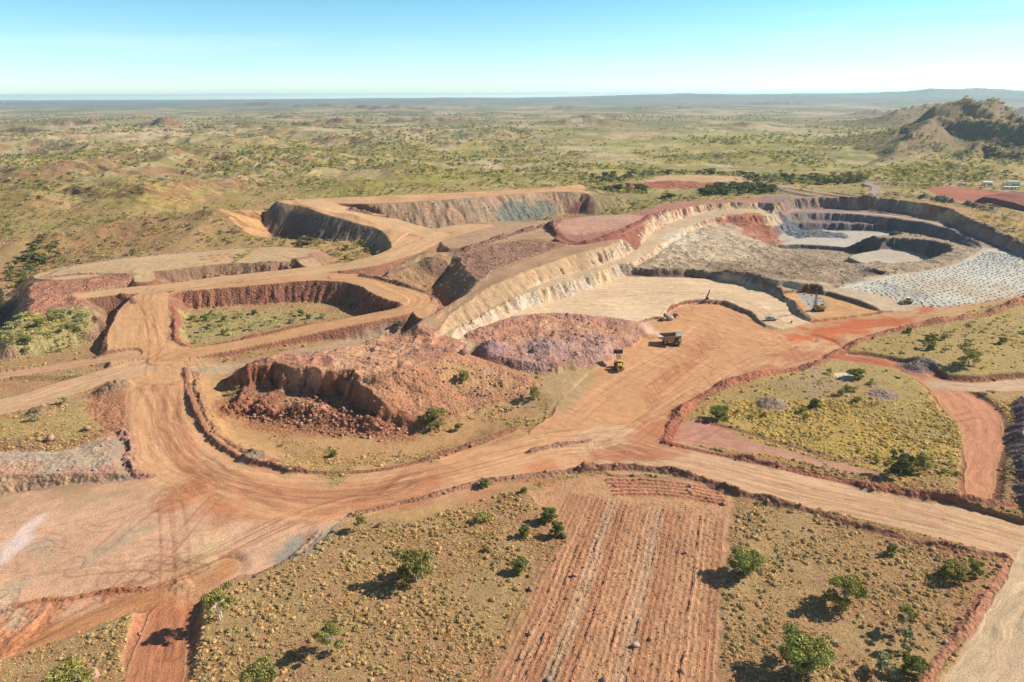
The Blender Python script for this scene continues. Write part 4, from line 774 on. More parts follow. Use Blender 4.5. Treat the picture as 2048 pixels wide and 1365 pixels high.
def tree_meshes(seed, h, wdt, nb, leaf, n, gmat, bmat, open_=.25, multi=1, rs_=None):
    """returns trunk mesh and crown mesh of a tree h high, wdt wide"""
    rs = np.random.RandomState(seed); parts = []; blobs = []
    for s in range(multi):
        lean = rs.normal(size=2)*.12*h; base = rs.normal(size=2)*.15*(multi > 1)
        top = np.array([base[0]+lean[0], base[1]+lean[1], h*(.55+.1*rs.rand())])
        mid = np.array([base[0]+lean[0]*.4+rs.normal()*.1, base[1]+lean[1]*.4, top[2]*.5])
        parts.append(tube([(base[0], base[1], -.3), tuple(mid), tuple(top)], [.034*h/multi**.5, .024*h/multi**.5, .012*h], 7))
        for k in range(nb//multi):
            a_ = 2*math.pi*(k+rs.rand()*.7)/(nb//multi); rr_ = wdt/2*(.35+.5*rs.rand()); zz = h*(open_+.1+(.82-open_)*rs.rand()**.7)
            f = .35+.5*rs.rand(); st_ = mid*(1-f)+top*f
            e = np.array([top[0]*.4+math.cos(a_)*rr_, top[1]*.4+math.sin(a_)*rr_, zz])
            m2 = (st_+e)/2+np.array([0, 0, .05*h]); parts.append(tube([tuple(st_), tuple(m2), tuple(e)], [.012*h, .008*h, .003*h], 5))
            blobs.append((e[0], e[1], e[2], wdt*(.095+.085*rs.rand())))
        blobs.append((top[0], top[1], h*.82, wdt*.2))
    V, F, cc = leafcloud(rs, blobs, n, leaf)
    tV, tF = merge(parts)
    return raw_mesh('trunk', tV, tF, bmat, smooth=True), raw_mesh('crown', V, F, gmat, cc)
PROTO = {
 'euc': [tree_meshes(s, 7, 7, 14, .15, 3800, G_EUC, M_BARKW, .2, 2) for s in (1, 2)],
 'olive': [tree_meshes(s, 6, 7, 22, .16, 4200, G_EUC, M_BARK, -.05, 3) for s in (3, 4)],
 'dense': [tree_meshes(s, 6, 7.2, 24, .17, 5600, G_BRIGHT, M_BARK, -.05, 3) for s in (5, 6)],
 'dark': [tree_meshes(s, 6, 6.5, 20, .2, 3200, G_DARK, M_BARK, -.05, 2) for s in (7, 8)],
 'round': [tree_meshes(s, 3.4, 3.8, 20, .12, 4200, G_BRIGHT, M_BARK, -.12, 2) for s in (9, 10)],
 'pale': [tree_meshes(s, 2.2, 3.0, 9, .13, 1000, G_PALE, M_BARK, -.05, 2) for s in (11, 12)],
 'yellow': [tree_meshes(s, 1.6, 3.2, 9, .12, 900, G_YEL, M_BARK, -.08, 2) for s in (13, 14)],
 'scrub': [tree_meshes(s, 1.8, 2.6, 8, .13, 480, G_EUC, M_BARK, -.05, 2) for s in (15, 16)]}
PH = {'euc': (7, 7), 'olive': (6, 7), 'dense': (6, 7.2), 'dark': (6, 6.5), 'round': (3.4, 3.8), 'pale': (2.2, 3.0), 'yellow': (1.6, 3.2), 'scrub': (1.8, 2.6)}
prn = random.Random(11)
def plant(kind, x, y, z, h, wdt, label, name='tree', cat='tree', group=None, rz=None):
    tr, cw = PROTO[kind][prn.randrange(2)]
    e = bpy.data.objects.new(name, None); COL.objects.link(e); e.location = (x, y, z-.08); e.rotation_euler = (0, 0, prn.uniform(0, 6.28) if rz is None else rz)
    ph, pw = PH[kind]; e.scale = (wdt/pw, wdt/pw, h/ph); e.empty_display_size = .5
    mesh_obj('trunk', tr, e); mesh_obj('crown', cw, e); tag(e, label, cat, group); return e
TREES = [  # u, v of the foot, height, width, kind, label, name
 (443,1240,7.5,7,'euc','white-trunked gum beside the dirt track at lower left, casting a long shadow','gum_tree'),
 (833,1165,8,9.5,'olive','big spreading olive tree alone in the field left of the ploughed strip','tree'),
 (655,1305,6,6,'euc','thin pale gum in the lower left field, shadow falling to its left','gum_tree'),
 (524,1385,6.5,7.5,'olive','leafy tree cut by the bottom edge, right of the dirt track','tree'),
 (140,1392,6,9,'olive','yellowish tree at the bottom left corner beside an orange rock','tree'),
 (722,1062,4.5,4,'euc','slender gum near the haul road edge above the lower left field','gum_tree'),
 (968,975,2.6,3.6,'round','round green shrub touching the lower edge of the haul road','shrub'),
 (1047,988,1.8,2.2,'round','smallest round shrub between the haul road and the ploughed strip','shrub'),
 (1095,1045,4,4.8,'round','larger of two green round shrubs touching the ploughed strip','shrub'),
 (1118,1072,3.8,4,'round','lower of two green round shrubs touching the ploughed strip','shrub'),
 (1049,1075,2.8,3.2,'round','light green round shrub left of the touching pair','shrub'),
 (1040,1148,3.4,4.2,'round','lone round green shrub midway down the ploughed strip edge','shrub'),
 (965,1042,2.4,5,'scrub','straggly olive bush in the middle of the field top','shrub'),
 (1487,1145,5.6,7.4,'dense','dense green tree hugging the right edge of the ploughed strip','tree'),
 (1690,1212,7,8.4,'olive','dark olive tree in the middle of the lower right field','tree'),
 (1600,1338,7.5,9.6,'dense','largest bright green tree, near the bottom of the right field','tree'),
 (1805,1262,6,4.6,'euc','tall thin tree in the lower right field, nearer the corner road','tree'),
 (1772,1345,3.6,5,'pale','pale green bush right of the largest bright tree','shrub'),
 (1822,1352,4.2,5,'round','green bush at the lower right near the roadside bank','shrub'),
 (1808,1300,5,3,'pale','narrow pale sapling above the green roadside bushes','sapling'),
 (1908,1158,4,6.4,'olive','wide grey-olive tree beside the cut bank at far right','tree'),
 (1950,1152,3.6,3.6,'round','bright round shrub nearest the right end of the cut bank','shrub'),
 (1782,1112,2.6,2.6,'round','small bright shrub below the long bank of the right road','shrub'),
 (1440,838,4,7,'dense','green bushy tree at the left tip of the yellow field','tree'),
 (1627,818,3.6,4.4,'round','bright green bush in the middle of brown scrub on the yellow field','shrub'),
 (1800,950,7,7,'dark','dark open tree at the lower edge of the yellow field','tree'),
 (1842,942,5.5,4.6,'olive','smaller tree right of the dark one at the yellow field edge','tree'),
 (1937,732,7,9,'olive','broad thin-leaved tree in the grass beyond the small side track','tree'),
 (1712,756,3.6,7,'dense','vivid green bush below the short orange side track','shrub'),
 (1480,610,.1,.1,None,'',''),
 (872,850,5.6,8.6,'olive','yellow-olive tree at the right foot of the quarried mesa','tree'),
 (928,762,4,5,'olive','small tree on the stony slope of the mesa','tree'),
 (1068,800,5,4.6,'olive','round olive tree near the loader apron','tree'),
 (917,862,2.6,3.4,'scrub','low bush right of the yellow-olive tree','shrub'),
 (666,915,2,2.8,'round','green bush inside the loop road, left of two similar ones','shrub'),
 (800,660,3.8,5.4,'pale','pale green bush on the bare bank below the hairpin','shrub'),
 (475,785,2.6,2.6,'pale','lone green bush in the shade of the quarry scarp','shrub'),
 (128,810,2.6,3.6,'pale','grey-green bush on the grassy rise left of the loop road','shrub'),
 (72,842,2.6,3.6,'pale','grey-green bush beside the dark heap on the left road','shrub'),
 (612,487,4.5,11,'dark','wide green bush at the foot of the dark dump face','shrub'),
 (1338,398,5,15,'dark','broad bushy tree behind the red end of the dump','tree')]
for (u, v, h, wd_, kd, lb, nm) in TREES:
    if not kd: continue
    p = hit(u, min(v, 1450)); plant(kd, p.x, p.y, p.z, h*.93, wd_*.92, lb, nm, 'tree' if 'tree' in nm else 'shrub')
TAKEN = [hit(t[0], min(t[1], 1450)).to_2d() for t in TREES if t[4]]
# --- random scrub over the natural ground
def pick(xs, ys):
    z, r, c = zat(xs, ys); return z, BARE[r, c], MV[r, c], SL[r, c], ROCKY[r, c]
rs = np.random.RandomState(21)
def scatter(n, y0, y1, pw=1.0, half=.86):
    yy = (y0**pw+(y1**pw-y0**pw)*rs.rand(n))**(1/pw); xx = (rs.rand(n)*2-1)*half*(yy+40); return xx, yy
shr = []   # x, y, z, h, w, kind index
KIND = ['olive', 'pale', 'yellow', 'scrub', 'dark', 'round']
KCOL = 1.12*np.array([(.30, .30, .11), (.36, .38, .21), (.44, .41, .12), (.36, .30, .15), (.19, .215, .10), (.26, .33, .10)])
def add_scrub(x, y, dens_fn, size_fn, pk):
    z, ba, mv, sl, ro = pick(x, y); ok = (ba < .35) & (rs.rand(len(x)) < dens_fn(x, y, mv, ro))
    x, y, z = x[ok], y[ok], z[ok]; s = size_fn(len(x), x, y)
    p_ = pk(x, y); kk = (rs.rand(len(x))[:, None] > np.cumsum(p_, 1)).sum(1).clip(0, 5)
    hh = s*np.array([.62, .65, .42, .6, .8, .8])[kk]
    for q in zip(x, y, z, hh, s, kk): shr.append(q)
def pkn(*w_):
    w_ = np.array(w_, float); w_ /= w_.sum(); return lambda x, y: np.repeat(w_[None], len(x), 0)
# near fields
x, y = scatter(1500, 90, 330, 2)
add_scrub(x, y, lambda x, y, mv, ro: .13*mv, lambda n, x, y: .9+1.3*rs.rand(n)**2, pkn(1, .4, .6, 4, .1, .2))
# left hills and dump surroundings
x, y = scatter(26000, 330, 700, 1.6)
add_scrub(x, y, lambda x, y, mv, ro: np.clip(.42+1.2*fbm(x/45, y/45, 3, ox=120), .04, 1), lambda n, x, y: 1.3+3.2*rs.rand(n)**2, pkn(2.4, .6, 1.8, 4, 1.4, .4))
x, y = scatter(34000, 680, 1500, 1.2)
add_scrub(x, y, lambda x, y, mv, ro: np.clip(.45+2.2*fbm(x/90, y/110, 3, ox=121), .03, 1)*(1-.2*ro), lambda n, x, y: 2+4*rs.rand(n)**1.8, pkn(2.4, .5, 5, 2, 1.6, .3))
x, y = scatter(36000, 1400, 4500, 1.0)
add_scrub(x, y, lambda x, y, mv, ro: np.clip(.4+2.6*fbm(x/260, y/400, 3, ox=122), .02, 1)*(1-.4*ro), lambda n, x, y: 3+5.5*rs.rand(n)**1.8, pkn(2.4, .4, 2.6, 1.5, 2.0, .2))
x = 380+900*rs.rand(9000); y = 880+900*rs.rand(9000); _, r_i, c_i = zat(x, y); ok = TINT[r_i, c_i] > .35; x, y = x[ok], y[ok]
add_scrub(x, y, lambda x, y, mv, ro: np.clip(.5+1.2*fbm(x/60, y/60, 3, ox=123), .08, 1), lambda n, x, y: 2.2+4*rs.rand(n)**2, pkn(2.6, .5, .8, 2, 1.6, .3))
def cluster(poly, n, s0, s1, wts, z=0, thick=1.0):
    P = np.array([W(p[0], p[1], p[2] if len(p) > 2 else z) for p in poly]); x = P[:, 0].min()+(np.ptp(P[:, 0]))*rs.rand(n*3); y = P[:, 1].min()+np.ptp(P[:, 1])*rs.rand(n*3)
    k = inside(x, y, P); x, y = x[k][:n], y[k][:n]
    add_scrub(x, y, lambda x, y, mv, ro: np.full(len(x), thick), lambda m, x, y: s0+(s1-s0)*rs.rand(m), pkn(*wts))
cluster([(375,635),(440,628),(600,628),(680,636),(600,650),(480,665),(400,678)], 60, 1.6, 3.6, (.3, 3, 1.6, .5, 0, .6), 2)
cluster([(-60,695),(60,675),(140,664),(188,662),(188,695),(150,712),(60,722),(-60,722)], 190, 1.6, 3.8, (.3, 3, 2, .5, 0, .4), -2)
cluster([(1150,364),(1250,352),(1400,345),(1560,356),(1700,352),(1760,362),(1600,372),(1480,366),(1300,364),(1200,370)], 420, 4, 8, (1.2, .3, .3, .3, 2.6, .1), 11)
cluster([(1180,378),(1290,370),(1290,386),(1230,388)], 50, 4, 9, (2, .3, .3, .5, 1.5, .1), 14)
cluster([(1400,384),(1420,374),(1480,370),(1550,376),(1552,386),(1480,392),(1410,392)], 130, 4.5, 8, (.1, .1, 0, .1, 4, .3), 12)
cluster([(1270,404),(1360,388),(1410,386),(1400,396),(1330,404),(1260,422),(1180,430)], 220, 2, 4, (.6, 3, .6, .8, .2, .4), 13)
cluster([(10,520),(120,480),(110,505),(60,550),(20,570)], 60, 3, 6, (1.5, .2, .5, .5, 2.6, .2), 8)
cluster([(440,560),(480,500),(550,480),(545,495)], 10, 2, 4, (2, .2, 2, .5, .6, .2), 8)
cluster([(1700,672,1),(1900,640,3),(2060,612,5),(2060,690,2),(2000,720,0),(1850,715,0)], 60, 1.4, 4, (1.2, 1, 1.6, 2, .3, .8), 0)
cluster([(2000,390,12),(2060,400,12),(2060,415,12),(1950,402,12)], 20, 3, 5, (1, 0, .3, .5, 2, .2), 12)
cluster([(1440,812),(1600,800),(1700,850),(1560,850),(1450,830)], 14, 1.4, 3.2, (1.2, .3, 1, 3.5, .2, .2), 0)
cluster([(1600,745),(1720,760),(1800,800),(1720,820),(1600,790)], 22, 1.2, 3, (1.2, .3, .8, 3.5, .2, .2), 0)
cluster([(1400,880),(1500,905),(1950,985),(1700,950)], 3, 1, 2, (1, 1, 1, 1, 1, 1), 0)
cluster([(1700,900),(1850,930),(1940,960),(1780,945)], 16, 1.6, 3.2, (1, .3, 3, 2, .2, .2), 0)
shr = np.array(shr); print('scrub', len(shr))
dist = np.hypot(shr[:, 0], shr[:, 1]); upx = shr[:, 0]/(shr[:, 1]*math.cos(PITCH)+CAM_H*math.sin(PITCH))*FPX+1024
vis = np.abs(upx-1024) < 1010
ang = (shr[:, 3]*shr[:, 4])**.5/dist*vis
order = np.argsort(-ang); big_ = order[:290]; rest = order[290:]
def region(x, y):
    dep = y*math.cos(PITCH)+CAM_H*math.sin(PITCH); u = x/dep*FPX+1024; v = 682.5+FPX*math.tan(math.atan2(CAM_H-zat(x, y)[0][0], y)-PITCH)
    if v > 1000: return ('in the field left of the ploughed strip' if u < 1230 else 'in the field right of the ploughed strip') if u > 380 else 'on the stony corner left of the dirt track'
    if v > 780: return 'on the yellow field right of the haul road' if u > 1290 else ('inside the curve of the loop road' if u > 390 else 'on the grassy rise left of the loop road')
    if u > 1290 and v > 600: return 'on the grassy ground beyond the side track at right'
    if v > 730: return 'on the mesa side within the loop road'
    if v > 600: return 'in the green pocket between the ramps' if u > 330 else 'in the green hollow at the left edge'
    if v > 440: return 'on the natural slope left of the dumps' if u < 1000 else 'on the ground beside the pit'
    if u > 1130: return 'in the tree belt behind the pit' if v > 340 else 'on the plain behind the pit'
    return 'on the hills beyond the dumps'
KN = {'olive': ('tree', 'tree', 'small olive tree'), 'pale': ('saltbush', 'shrub', 'pale grey-green rounded shrub'), 'yellow': ('wattle_bush', 'shrub', 'low yellow-green bush'), 'scrub': ('scrub_bush', 'shrub', 'brownish olive scrub bush'), 'dark': ('tree', 'tree', 'dark green bushy tree'), 'round': ('shrub', 'shrub', 'bright green rounded bush')}
for i in big_:
    x, y, z, h, s, kk = shr[i]; kd = KIND[int(kk)]; nm, ct, tx = KN[kd]; rg = region(x, y)
    plant(kd, x, y, z, h, s, tx+' '+rg, nm, ct, tx+' plants '+rg)
def stamp(name, variants, pos, sc3, rot, col, mat, tri=3, label=None, cat=None):
    """many small plants or stones as one mesh"""
    Vs = []; Cs = []; n = 0; vi = rs.randint(0, len(variants), len(pos))
    for k, (bv, bc) in enumerate(variants):
        m = vi == k
        if not m.any(): continue
        P_ = pos[m]; ca_, sa_ = np.cos(rot[m])[:, None], np.sin(rot[m])[:, None]
        bx = bv[None, :, 0]*sc3[m][:, 0:1]; by = bv[None, :, 1]*sc3[m][:, 1:2]; bz = bv[None, :, 2]*sc3[m][:, 2:3]
        V = np.stack([bx*ca_-by*sa_+P_[:, 0:1], bx*sa_+by*ca_+P_[:, 1:2], bz+P_[:, 2:3]], -1)
        Vs.append(V.reshape(-1, 3)); Cs.append((col[m][:, None, :]*bc[None, :, :]).reshape(-1, 3))
    V = np.concatenate(Vs); Cc = np.concatenate(Cs)
    me = raw_mesh(name, V, np.arange(len(V)).reshape(-1, tri), mat, Cc); o = mesh_obj(name, me); tag(o, label, cat, kind='stuff'); return o
def bushvar(seed, n, sz):
    r = np.random.RandomState(seed); nb = 5; c = np.c_[r.normal(size=(nb, 2))*.22, .35+.3*r.rand(nb)]
    V, F, cc = leafcloud(r, [(a[0], a[1], a[2], .26+.1*r.rand()) for a in c], n, sz)
    V = V.reshape(-1, 4, 3)[:, :3].reshape(-1, 3); cc = cc.reshape(-1, 4, 3)[:, :3].reshape(-1, 3); V[:, 2] = np.maximum(V[:, 2], -.05); return V, cc
BV = [bushvar(s, 34, .15) for s in range(4)]; BVf = [bushvar(s+9, 14, .22) for s in range(4)]
fr = shr[rest]; cl = KCOL[fr[:, 5].astype(int)]*(.75+.5*rs.rand(len(fr)))[:, None]
dr_ = np.hypot(fr[:, 0], fr[:, 1])
for nm, mk_, vs, lb in (('scrubland', dr_ < 800, BV, 'olive and yellow scrub bushes covering the hills around the dumps'), ('distant_scrubland', dr_ >= 800, BVf, 'far scattered trees and yellow bushes across the plain')):
    f2 = fr[mk_]; stamp(nm, vs, f2[:, :3], np.stack([f2[:, 4], f2[:, 4], f2[:, 3]*1.25], -1), rs.rand(len(f2))*6.28, cl[mk_], G_STUFF, 3, lb, 'scrub')
# --- spinifex tussocks
def tussock(seed, nring=4, ns=9, nb=46):
    """low spiky dome: a lumpy cushion of stems with blades standing out of it"""
    r = np.random.RandomState(seed); P_ = []
    for i in range(nring):
        th = (i+.25)/nring*math.pi/2
        for k in range(ns): a_ = 2*math.pi*(k+.5*(i % 2))/ns; q = .46*(1+.14*r.randn()); P_.append((q*math.sin(th)*math.cos(a_)*1.05, q*math.sin(th)*math.sin(a_)*1.05, q*math.cos(th)*.95-.03))
    P_.append((0, 0, .44)); P_ = np.array(P_); F = []
    for i in range(nring-1):
        for k in range(ns): a0, a1, b0, b1 = i*ns+k, i*ns+(k+1) % ns, (i+1)*ns+k, (i+1)*ns+(k+1) % ns; F += [(a0, b0, b1), (a0, b1, a1)]
    for k in range(ns): F.append((len(P_)-1, k, (k+1) % ns))
    V = P_[np.array(F)].reshape(-1, 3); br = np.repeat(.85+.3*r.rand(len(F)), 3)*(.8+.45*V[:, 2]/.5)  # cushion darker at the foot, lighter on top: shade put into vertex colour
    d = r.normal(size=(nb, 3)); d[:, 2] = np.abs(d[:, 2])*.9+.15; d /= np.linalg.norm(d, axis=1)[:, None]
    t = np.cross(d, r.normal(size=(nb, 3))); t /= np.linalg.norm(t, axis=1)[:, None]
    a_ = d*.36; L_ = (.95+.3*r.rand(nb))[:, None]
    V2 = np.stack([a_-t*.05, a_+t*.05, d*np.array([.55, .55, .56])*L_], 1).reshape(-1, 3); b2 = np.repeat(.9+.5*r.rand(nb), 3)
    V = np.concatenate([V, V2]); br = np.concatenate([br, b2]); return V, np.stack([br]*3, -1)
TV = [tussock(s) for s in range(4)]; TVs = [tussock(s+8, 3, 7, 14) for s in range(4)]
T_ = []
def add_tus(n, y0, y1, dens, smin, smax, ug=(-1e9, 1e9)):
    x, y = scatter(n, y0, y1, 2); z, ba, mv, sl, ro = pick(x, y); ok = (ba < .3) & (mv > .2) & (rs.rand(n) < dens(x, y)); x, y, z = x[ok], y[ok], z[ok]
    s = smin+(smax-smin)*rs.rand(len(x))**2.8
    for q in zip(x, y, z, s): T_.append(q)
def densf(x, y): return np.clip(.30+1.3*fbm(x/13, y/13, 3, ox=130)+1.1*fbm(x/3.4, y/3.4, 2, ox=133)+.2*(x > 35), .03, 1)
add_tus(80000, 88, 215, densf, .28, 1.45)
add_tus(11000, 200, 380, lambda x, y: np.clip(.6+fbm(x/15, y/15, 3, ox=131), .05, 1), .7, 1.7)
add_tus(12000, 340, 620, lambda x, y: np.clip(.6+fbm(x/25, y/25, 3, ox=132), .05, 1), .9, 2.0)
T_ = np.array(T_); print('tussocks', len(T_))
ut = T_[:, 0]/(T_[:, 1]*math.cos(PITCH)+CAM_H*math.sin(PITCH))*FPX+1024; vt = 682.5+FPX*np.tan(np.arctan2(CAM_H-T_[:, 2], T_[:, 1])-PITCH)
ag = T_[:, 3]/np.hypot(np.hypot(T_[:, 0], T_[:, 1]), CAM_H)*((np.abs(ut-1024) < 1015) & (vt < 1358)); od = np.argsort(-ag)
# colour: dry straw on the left, greener and browner on the right
def tcol(x, y, n):
    a_ = sst(x, 20, 60)[:, None]*(y < 175)[:, None]; c1 = np.array([.56, .39, .175]); c2 = np.array([.54, .395, .185]); c3 = np.array([.66, .49, .18])
    rf = ((x > 40) & (y > 175))[:, None]; b_ = c1*(1-a_)+c2*a_; b_ = np.where(rf, c3, b_)
    return b_*(.6+.7*rs.rand(n))[:, None]*(1+np.array([.12, 0, -.1])*rs.normal(size=(n, 1))*.6)
tc2 = tcol(T_[:, 0], T_[:, 1], len(T_)); rt_ = od[290:]
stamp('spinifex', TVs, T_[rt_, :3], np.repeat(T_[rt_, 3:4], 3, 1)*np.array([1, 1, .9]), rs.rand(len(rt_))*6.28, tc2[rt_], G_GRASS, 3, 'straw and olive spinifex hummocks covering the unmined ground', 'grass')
TM = []
for j, c_ in enumerate(((.56, .39, .175), (.52, .39, .18), (.50, .38, .185), (.56, .40, .185))):
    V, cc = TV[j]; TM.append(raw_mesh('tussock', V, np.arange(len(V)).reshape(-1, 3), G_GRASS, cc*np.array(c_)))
TN = {0: 'round straw-coloured spinifex tussock', 1: 'olive-brown spinifex tussock'}
for i in od[:290]:
    x, y, z, s = T_[i]; rgt = int(x > 38); o = mesh_obj('spinifex_tussock', TM[rgt*2+prn.randrange(2)]); o.location = (x, y, z-.04); o.scale = (s, s, s*prn.uniform(.75, 1)); o.rotation_euler = (0, 0, prn.uniform(0, 6.28))
    rg = region(x, y); tag(o, TN[rgt]+' '+rg, 'grass tussock', TN[rgt]+'s '+rg)
# --- fine dry grass between the hummocks
def tuft(seed, n=7):
    r = np.random.RandomState(seed); d = r.normal(size=(n, 3)); d[:, 2] = np.abs(d[:, 2])+.5; d /= np.linalg.norm(d, axis=1)[:, None]; t = np.cross(d, r.normal(size=(n, 3))); t /= np.linalg.norm(t, axis=1)[:, None]
    b_ = r.normal(size=(n, 3))*.16; b_[:, 2] = 0; V = np.stack([b_-t*.13, b_+t*.13, b_+d*.6], 1).reshape(-1, 3); return V, np.repeat(np.repeat(.75+.5*r.rand(n), 3)[:, None], 3, 1)
G_ = []
for n_, y0_, y1_ in ((150000, 88, 215), (60000, 205, 380)):
    x, y = scatter(n_, y0_, y1_, 2); z, ba, mv, sl, ro = pick(x, y); ok = (ba < .35) & (rs.rand(n_) < np.clip(mv*(.55+1.2*fbm(x/7, y/7, 3, ox=140)), .03, 1)); G_.append(np.stack([x, y, z], -1)[ok])
G_ = np.concatenate(G_); print('tufts', len(G_)); gs = .35+.75*rs.rand(len(G_))**2
stamp('dry_grass', [tuft(s) for s in range(5)], G_, np.stack([gs, gs, gs*.8], -1), rs.rand(len(G_))*6.28, np.clip(tcol(G_[:, 0], G_[:, 1], len(G_))*1.5, 0, 1), G_GRASS, 3, 'fine dry straw grass between the spinifex hummocks', 'grass')
# ---------------------------------------------------------------- stones
M_ROCK = leaf_mat('stone', (1, 1, 1), .4, 0.0)
def rockv(seed, sub=1):
    import bmesh
    bm = bmesh.new(); bmesh.ops.create_icosphere(bm, subdivisions=sub, radius=.5); r = np.random.RandomState(seed)
    V = np.array([v.co[:] for v in bm.verts]); V *= (1+.45*(r.rand(len(V))-.5))[:, None]; V *= np.array([1, .75+.3*r.rand(), .7]); F = np.array([[v.index for v in f.verts] for f in bm.faces]); bm.free(); return V, F
RK = [rockv(s) for s in range(4)]; RK0 = [rockv(s+5, 0) if False else rockv(s+5) for s in range(3)]
def rock_tri(V, F): v = V[F].reshape(-1, 3); return v, np.ones_like(v)
rocks = []
def add_rocks(n, test, s0, s1, y0=90, y1=560, pwr=3):
    x, y = scatter(n, y0, y1, 1.6); z, r, c = zat(x, y); ok = test(x, y, MR[r, c], r, c); x, y, z, r, c = x[ok], y[ok], z[ok], r[ok], c[ok]
    s = s0+(s1-s0)*rs.rand(len(x))**pwr
    for q in zip(x, y, z, s, C[r, c, 0], C[r, c, 1], C[r, c, 2]): rocks.append(q)
add_rocks(60000, lambda x, y, mr, r, c: (mr > .45) & (rs.rand(len(x)) < .5*mr), .3, 1.5)
def rock_cluster(poly, n, s0, s1, z=0, p_=2.5):
    P = np.array([W(p[0], p[1], p[2] if len(p) > 2 else z) for p in poly]); x = P[:, 0].min()+(np.ptp(P[:, 0]))*rs.rand(n*3); y = P[:, 1].min()+np.ptp(P[:, 1])*rs.rand(n*3)
    k = inside(x, y, P); x, y = x[k][:n], y[k][:n]; z_, r, c = zat(x, y); s = s0+(s1-s0)*rs.rand(len(x))**p_
    for q in zip(x, y, z_, s, *(C[r, c].T)): rocks.append(q)
rock_cluster([(455,806),(520,816),(600,815),(700,832),(790,845),(800,860),(760,866),(660,860),(540,836),(460,818)], 700, .35, 1.5, -1)
rock_cluster([(560,780,3),(640,760,5),(700,790,4),(760,830,0),(700,845,0),(600,825,0)], 300, .4, 1.7, 2)
rock_cluster([(780,760,7),(900,730,5),(1000,740,3),(1080,775,1),(1060,795,0),(960,790,1),(840,800,3)], 260, .35, 1.5, 3)
rock_cluster([(1190,1000),(1440,1010),(1430,1365),(1000,1365),(1100,1180)], 2200, .14, .5, 0, 2)
rock_cluster([(1410,880),(1200,890),(1100,905),(1170,940),(1400,960)], 4, .2, .4, 0)
rocks = np.array(rocks); print('rocks', len(rocks))
ar = rocks[:, 3]/np.hypot(np.hypot(rocks[:, 0], rocks[:, 1]), CAM_H); ur = rocks[:, 0]/(rocks[:, 1]*math.cos(PITCH)+CAM_H*math.sin(PITCH))*FPX+1024; ar *= np.abs(ur-1024) < 1010
orr = np.argsort(-ar); rr2 = rocks[orr[260:]]
rc = rr2[:, 4:7]*(.75+.65*rs.rand(len(rr2)))[:, None]*(1+.10*rs.normal(size=(len(rr2), 1))*np.array([1, 0, -1]))
stamp('rubble', [rock_tri(*k) for k in RK0], rr2[:, :3]+np.array([0, 0, .02]), np.repeat(rr2[:, 3:4], 3, 1)*(.7+.6*rs.rand(len(rr2), 3)), rs.rand(len(rr2))*6.28, np.clip(rc, 0, 1), M_ROCK, 3, 'loose broken red and grey rock on the dump faces and heaps', 'rubble')
RM = []
for (cc_, nm_) in (((.36, .20, .14), 'reddish'), ((.33, .25, .21), 'grey-brown')):
    RM.append([raw_mesh('boulder', V, F, M_ROCK, np.repeat([cc_], len(V), 0)) for V, F in RK])
def boulder(x, y, z, s, k, lb, gp=None):
    o = mesh_obj('boulder', RM[k][prn.randrange(4)]); o.location = (x, y, z+.1*s); o.scale = (s*prn.uniform(.8, 1.3), s*prn.uniform(.8, 1.2), s*prn.uniform(.7, 1)); o.rotation_euler = (prn.uniform(-.4, .4), prn.uniform(-.4, .4), prn.uniform(0, 6.28)); tag(o, lb, 'boulder', gp); return o
def rregion(x, y):
    dep = y*math.cos(PITCH)+CAM_H*math.sin(PITCH); u = x/dep*FPX+1024; v = 682.5+FPX*math.tan(math.atan2(CAM_H-zat(x, y)[0][0], y)-PITCH)
    if v > 930: return 'among the furrows of the ploughed strip' if 980 < u < 1470 else ('on the bank at lower right' if u > 1470 else 'beside the big flat at lower left')
    if 400 < u < 830 and v > 740: return 'below the quarried mesa scarp'
    if 830 <= u < 1110 and v > 720: return 'on the stony side of the mesa'
    if 900 < u < 1320 and v > 600: return 'on the blasted heap near the loader'
    if u > 1300 and v > 600: return 'along the bank of the right-hand roads'
    if u < 350: return 'on the tipped rock at the left edge'
    return 'on the dump tops and pit edges'
for i in orr[:260]:
    x, y, z, s = rocks[i, :4]; k = int(rocks[i, 4] < rocks[i, 5]*1.75); rg = rregion(x, y); t_ = ('grey-brown' if k else 'reddish')+' angular boulder'
    boulder(x, y, z, s, k, t_+' '+rg, t_+'s '+rg)
for (u, v, s, lb) in ((1338,640,4.4,'largest pale pink boulder at the left end of the curved bank'),(1352,634,3.4,'dark shaded boulder nearest the curved bank'),(1326,642,3.2,'dusty pale boulder nearest the dust cloud'),(1331,633,2.6,'small pinkish boulder behind the pale ones'),(102,883,3,'big grey boulder on the red bank above the grey bench'),(176,862,2.6,'dark boulder near the top end of the grey bench'),(182,1365,4,'orange rock beside the bottom left tree'),(1380,975,1.4,'lone boulder on the berm above the ploughed strip'),(928,710,4,'long pale slab on the shoulder of the mesa')):
    p = hit(u, min(v, 1360)); o = boulder(p.x, p.y, p.z+.2*s, s, 0 if v > 700 else 1, lb)
